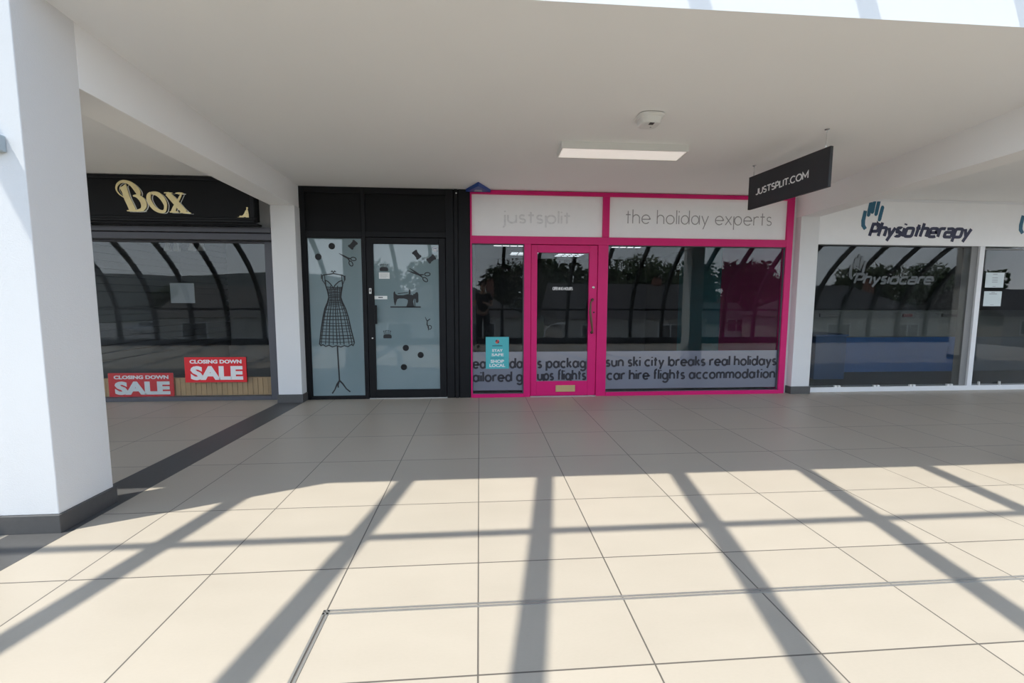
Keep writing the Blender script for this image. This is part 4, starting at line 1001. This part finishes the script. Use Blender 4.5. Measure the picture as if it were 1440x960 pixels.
# parked cars
o = MB().box(-75, -20, -72, -38, GZ-.2, -2.75).build('car_park_deck', M_ROAD); struct(o, 'raised car park deck mirrored in the left shop window', 'car park')
def car(x, y, colm, label):
    e = empty('parked_car', (x, y, -2.745)); tag(e, label, 'car', 'parked cars'); z = -2.745
    sect = [(-2.15,.45,.72,.70),(-2.05,.32,.86,.80),(-1.3,.28,.93,.84),(-.75,.28,.98,.85),(.0,.28,1.0,.86),(.9,.28,.98,.86),(1.6,.28,.96,.84),(2.0,.32,.90,.80),(2.1,.45,.75,.70)]
    mb = MB(); vs = []; nn = 8
    for sx_, zb_, zt_, hw_ in sect:
        vs += [(x+sx_, y-hw_*.92, z+zb_), (x+sx_, y-hw_, z+zb_+.2), (x+sx_, y-hw_, z+zt_-.15), (x+sx_, y-hw_*.88, z+zt_), (x+sx_, y+hw_*.88, z+zt_), (x+sx_, y+hw_, z+zt_-.15), (x+sx_, y+hw_, z+zb_+.2), (x+sx_, y+hw_*.92, z+zb_)]
    f_ = [(i*nn+j, i*nn+(j+1) % nn, (i+1)*nn+(j+1) % nn, (i+1)*nn+j) for i in range(len(sect)-1) for j in range(nn)]+[tuple(range(nn))[::-1], tuple(range((len(sect)-1)*nn, len(sect)*nn))]
    mb.poly(vs, f_); mb.build('body', colm, e, bevel=.03)
    mb = MB(); mb.hexa([(x-1.05,y-.78,z+.95),(x+1.75,y-.78,z+.95),(x+1.75,y+.78,z+.95),(x-1.05,y+.78,z+.95),(x-.35,y-.6,z+1.45),(x+1.2,y-.6,z+1.45),(x+1.2,y+.6,z+1.45),(x-.35,y+.6,z+1.45)])
    cb = mb.build('cabin', colm, e, bevel=.05)
    mb = MB()
    for sgn in (-1, 1):
        for xa, xb, xc, xd in ((-.80, .35, .35, -.28), (.43, 1.5, 1.08, .43)):
            ya, yb = sgn*.785, sgn*.635
            mb.prism([(x+xa,y+ya,z+1.0),(x+xb,y+ya,z+1.0),(x+xc,y+yb,z+1.38),(x+xd,y+yb,z+1.38)], (0, sgn*.012, 0))
    mb.build('window', M_HWIN, cb)
    for wx in (-1.35, 1.3):
        for sgn in (-1, 1):
            wh = MB().lathe([(.2,-.09),(.31,-.09),(.33,-.05),(.33,.05),(.31,.09),(.2,.09)], (x+wx, y+sgn*.78, z+.33), 'y', 20).build('wheel', M_DARKGREY, e)
            MB().lathe([(.19,-.02),(.19,.02),(.06,.03)], (x+wx, y+sgn*.86, z+.33), 'y', 16).build('hub', M_METAL, wh)
car(-40.5, -45.0, mat('car_silver', (.5, .52, .55), .25, metal=.6), 'silver car parked below, mirrored in the left shop window')
car(-34.0, -45.5, mat('car_blue', (.03, .05, .12), .25, metal=.4), 'dark blue car parked below, mirrored in the left shop window')
# street lamp mirrored in the door
lx, ly = 3.8, -14.0
e = empty('street_lamp', (lx, ly, GZ)); tag(e, 'tall grey street lamp mirrored in the pink door glass', 'street lamp')
MB().tube([(lx,ly,GZ),(lx,ly,GZ+4.2),(lx+.05,ly,GZ+4.6),(lx+.35,ly,GZ+4.85),(lx+.8,ly,GZ+4.95)], [.09,.06,.05,.045,.04], 10).build('pole', M_METAL, e, smooth=True)
MB().box(lx+.7, lx+1.3, ly-.12, ly+.12, GZ+4.9, GZ+5.02).build('lamp_head', M_PLASTIC, e, bevel=.04)

# ------------------------------------------------------------------ the person taking the picture, mirrored in the narrow pink window
def skin(name, pts, edges, rad, m, parent, lv=2, root=0):
    org = wloc(parent); me = bpy.data.meshes.new(name); me.from_pydata([(Vector(p)-org)[:] for p in pts], edges, [])
    me.materials.append(m); o = bpy.data.objects.new(name, me); COL.objects.link(o); o.parent = parent
    md = o.modifiers.new('skin', 'SKIN'); sk = me.skin_vertices[0].data if me.skin_vertices else None
    if sk is None:
        bm = bmesh.new(); bm.from_mesh(me); bm.verts.layers.skin.verify(); bm.to_mesh(me); bm.free(); sk = me.skin_vertices[0].data
    for i, r_ in enumerate(rad):
        sk[i].radius = (r_, r_) if not isinstance(r_, tuple) else r_; sk[i].use_root = (i == root)
    md.use_smooth_shade = True
    sb = o.modifiers.new('sub', 'SUBSURF'); sb.levels = lv; sb.render_levels = lv
    return o
pe = empty('person', (.10, -.53, 0)); tag(pe, 'person in dark clothes holding up a phone, mirrored in the narrow pink window', 'person')
M_SKIN = mat('skin_tone', (.55, .34, .25), .6, var=.05); M_SHIRT = mat('charcoal_shirt', (.03, .03, .035), .9, var=.15, scale=30); M_JEANS = mat('dark_jeans', (.015, .018, .03), .9, var=.2, scale=40); M_HAIR = mat('brown_hair', (.03, .018, .01), .7, var=.3, scale=60); M_SHOE = mat('dark_shoe', (.02, .02, .02), .5)
X, Y = .10, -.53
pts = [(X,Y,.93),(X,Y,1.10),(X,Y+.01,1.28),(X,Y,1.42),(X,Y+.015,1.50),(X,Y+.03,1.57),(X,Y+.045,1.66),(X,Y+.03,1.72)]
edg = [(i, i+1) for i in range(7)]; rad = [(.155,.11),(.135,.10),(.15,.11),(.10,.075),(.052,.055),(.062,.075),(.078,.095),(.062,.08)]
def add(p, r_, a): pts.append(p); rad.append(r_); edg.append((a, len(pts)-1)); return len(pts)-1
for sg_ in (-1, 1):
    h_ = add((X+sg_*.095, Y, .88), .088, 0); k_ = add((X+sg_*.11, Y+.02, .49), .056, h_); c_ = add((X+sg_*.115, Y-.015, .34), .056, k_); a_ = add((X+sg_*.12, Y-.02, .09), .038, c_); add((X+sg_*.13, Y+.10, .035), .035, a_)
    s_ = add((X+sg_*.17, Y-.005, 1.40), .055, 3); e__ = add((X+sg_*.235, Y+.06, 1.13), .041, s_); w_ = add((X*.2+sg_*.105, Y+.37, 1.195), .027, e__); p_ = add((X*.05+sg_*.098, Y+.44, 1.215), .026, w_)
    for q, (dz, ln) in enumerate(((.026,.055),(.010,.060),(-.007,.057),(-.022,.046))):
        b_ = add((X*.05+sg_*.094, Y+.468, 1.215+dz), .0085, p_); c2 = add((X*.05+sg_*.080, Y+.483, 1.215+dz), .008, b_); add((X*.05+sg_*(.080-ln*.45), Y+.481, 1.215+dz), .007, c2)
    t1_ = add((X*.05+sg_*.085, Y+.445, 1.247), .0095, p_); add((X*.05+sg_*.060, Y+.458, 1.256), .008, t1_)
body = skin('body', pts, edg, rad, M_SKIN, pe)
hc = Vector((X, Y+.05, 1.655))
mb = MB(); mb.tube([hc+Vector((0,.088,.03)), hc+Vector((0,.112,-.012)), hc+Vector((0,.10,-.022))], [.009,.015,.012], 8); mb.build('nose', M_SKIN, pe, smooth=True)
for sg_ in (-1, 1):
    MB().lathe([(.012,-.006),(.024,-.004),(.026,.003),(.014,.008)], hc+Vector((sg_*.078, -.005, 0)), 'x', 12).build('ear', M_SKIN, pe, smooth=True)
    MB().lathe([(.004,.004),(.010,.002),(.012,-.006)], hc+Vector((sg_*.031, .090, .022)), 'y', 10).build('eye', M_DARKGREY, pe)
MB().box(hc.x-.024, hc.x+.024, hc.y+.083, hc.y+.091, hc.z-.058, hc.z-.050).build('mouth', mat('lips', (.35,.14,.12), .5), pe, bevel=.003)
skin('hair', [(X,Y-.035,1.63),(X,Y-.015,1.70),(X,Y+.02,1.755),(X,Y+.075,1.757)], [(0,1),(1,2),(2,3)], [(.07,.055),(.085,.075),(.082,.045),(.05,.022)], M_HAIR, pe)
skin('shirt', [(X,Y,.90),(X,Y,1.10),(X,Y+.01,1.28),(X,Y,1.43),(X,Y+.01,1.475),(X-.175,Y-.005,1.405),(X-.215,Y+.03,1.24),(X+.175,Y-.005,1.405),(X+.215,Y+.03,1.24)], [(0,1),(1,2),(2,3),(3,4),(3,5),(5,6),(3,7),(7,8)], [(.17,.125),(.15,.115),(.165,.125),(.115,.09),(.075,.07),.070,.058,.070,.058], M_SHIRT, pe)
skin('trousers', [(X,Y,.96),(X-.095,Y,.86),(X-.11,Y+.02,.49),(X-.118,Y-.015,.10),(X+.095,Y,.86),(X+.11,Y+.02,.49),(X+.118,Y-.015,.10)], [(0,1),(1,2),(2,3),(0,4),(4,5),(5,6)], [(.165,.12),.104,.074,.064,.104,.074,.064], M_JEANS, pe)
for sg_ in (-1, 1): skin('shoe', [(X+sg_*.12,Y-.05,.045),(X+sg_*.125,Y+.04,.045),(X+sg_*.135,Y+.15,.035)], [(0,1),(1,2)], [(.042,.042),(.045,.045),(.038,.033)], M_SHOE, pe)
ph = empty('mobile_phone', (0, -.02, 1.188)); tag(ph, 'black phone held up in both hands by the person mirrored in the glass', 'phone')
MB().box(-.078, .078, -.026, -.018, 1.182, 1.258).build('case', M_DARKGREY, ph, bevel=.003)
MB().box(-.070, .070, -.0275, -.0255, 1.186, 1.254).build('screen', M_HWIN, ph)
for zz in (1.225, 1.243): MB().lathe([(.006,0),(.006,.002)], (-.060, -.018, zz), 'y', 12).build('lens', M_HWIN, ph)


# ------------------------------------------------------------------ light
SUN = Vector((.43, .195, -1.0))
l = bpy.data.lights.new('sun', 'SUN'); l.energy = 5.4; l.angle = R(.6); l.color = (1.0, .955, .88)
so = bpy.data.objects.new('sun', l); COL.objects.link(so); so.location = (-8, -6, 14)
so.rotation_euler = SUN.to_track_quat('-Z', 'Y').to_euler()
w = bpy.data.worlds.new('sky'); sc.world = w; w.use_nodes = True
nt = w.node_tree; nt.nodes.clear(); N, L = nt.nodes, nt.links
wo = N.new('ShaderNodeOutputWorld'); bg = N.new('ShaderNodeBackground'); L.new(bg.outputs[0], wo.inputs[0])
tc = N.new('ShaderNodeTexCoord'); sp = N.new('ShaderNodeSeparateXYZ'); L.new(tc.outputs['Generated'], sp.inputs[0])
rp = N.new('ShaderNodeValToRGB'); L.new(sp.outputs[2], rp.inputs[0])
cr = rp.color_ramp; cr.elements[0].position = 0.0; cr.elements[0].color = (.98, 1.04, 1.10, 1); cr.elements[1].position = .9; cr.elements[1].color = (.15, .22, .35, 1)
e_ = cr.elements.new(.32); e_.color = (.66, .78, .98, 1); e_ = cr.elements.new(.62); e_.color = (.27, .36, .52, 1)
ns = N.new('ShaderNodeTexNoise'); ns.inputs['Scale'].default_value = 2.4; ns.inputs['Detail'].default_value = 6
mp = N.new('ShaderNodeMapping'); mp.inputs['Scale'].default_value = (1, 1, 2.4); L.new(tc.outputs['Generated'], mp.inputs[0]); L.new(mp.outputs[0], ns.inputs['Vector'])
r2 = N.new('ShaderNodeValToRGB'); L.new(ns.outputs[0], r2.inputs[0]); r2.color_ramp.elements[0].position = .5; r2.color_ramp.elements[1].position = .75
mx = N.new('ShaderNodeMix'); mx.data_type = 'RGBA'; L.new(r2.outputs[0], mx.inputs[0]); L.new(rp.outputs[0], mx.inputs[6]); mx.inputs[7].default_value = (.62, .68, .76, 1)
L.new(mx.outputs[2], bg.inputs['Color']); bg.inputs['Strength'].default_value = 2.75

# ------------------------------------------------------------------ camera
cd = bpy.data.cameras.new('camera'); cam = bpy.data.objects.new('camera', cd); COL.objects.link(cam)
cd.sensor_fit = 'HORIZONTAL'; cd.sensor_width = 36; cd.lens = FPX/1440*36; cd.clip_start = .02; cd.clip_end = 1000
B = -FWD
cam.matrix_world = Matrix(((RGT.x, UPV.x, B.x, CAM.x), (RGT.y, UPV.y, B.y, CAM.y), (RGT.z, UPV.z, B.z, CAM.z), (0, 0, 0, 1)))
sc.camera = cam
vs_ = sc.view_settings
sc.display_settings.display_device = 'sRGB'
vs_.view_transform = 'Standard'; vs_.look = 'None'; vs_.exposure = 0.15; vs_.gamma = 1.0; vs_.use_curve_mapping = False
sc.cycles.max_bounces = 10; sc.cycles.diffuse_bounces = 5; sc.cycles.glossy_bounces = 4; sc.cycles.transparent_max_bounces = 16
sc.cycles.caustics_reflective = False; sc.cycles.caustics_refractive = False
sc.cycles.use_denoising = True
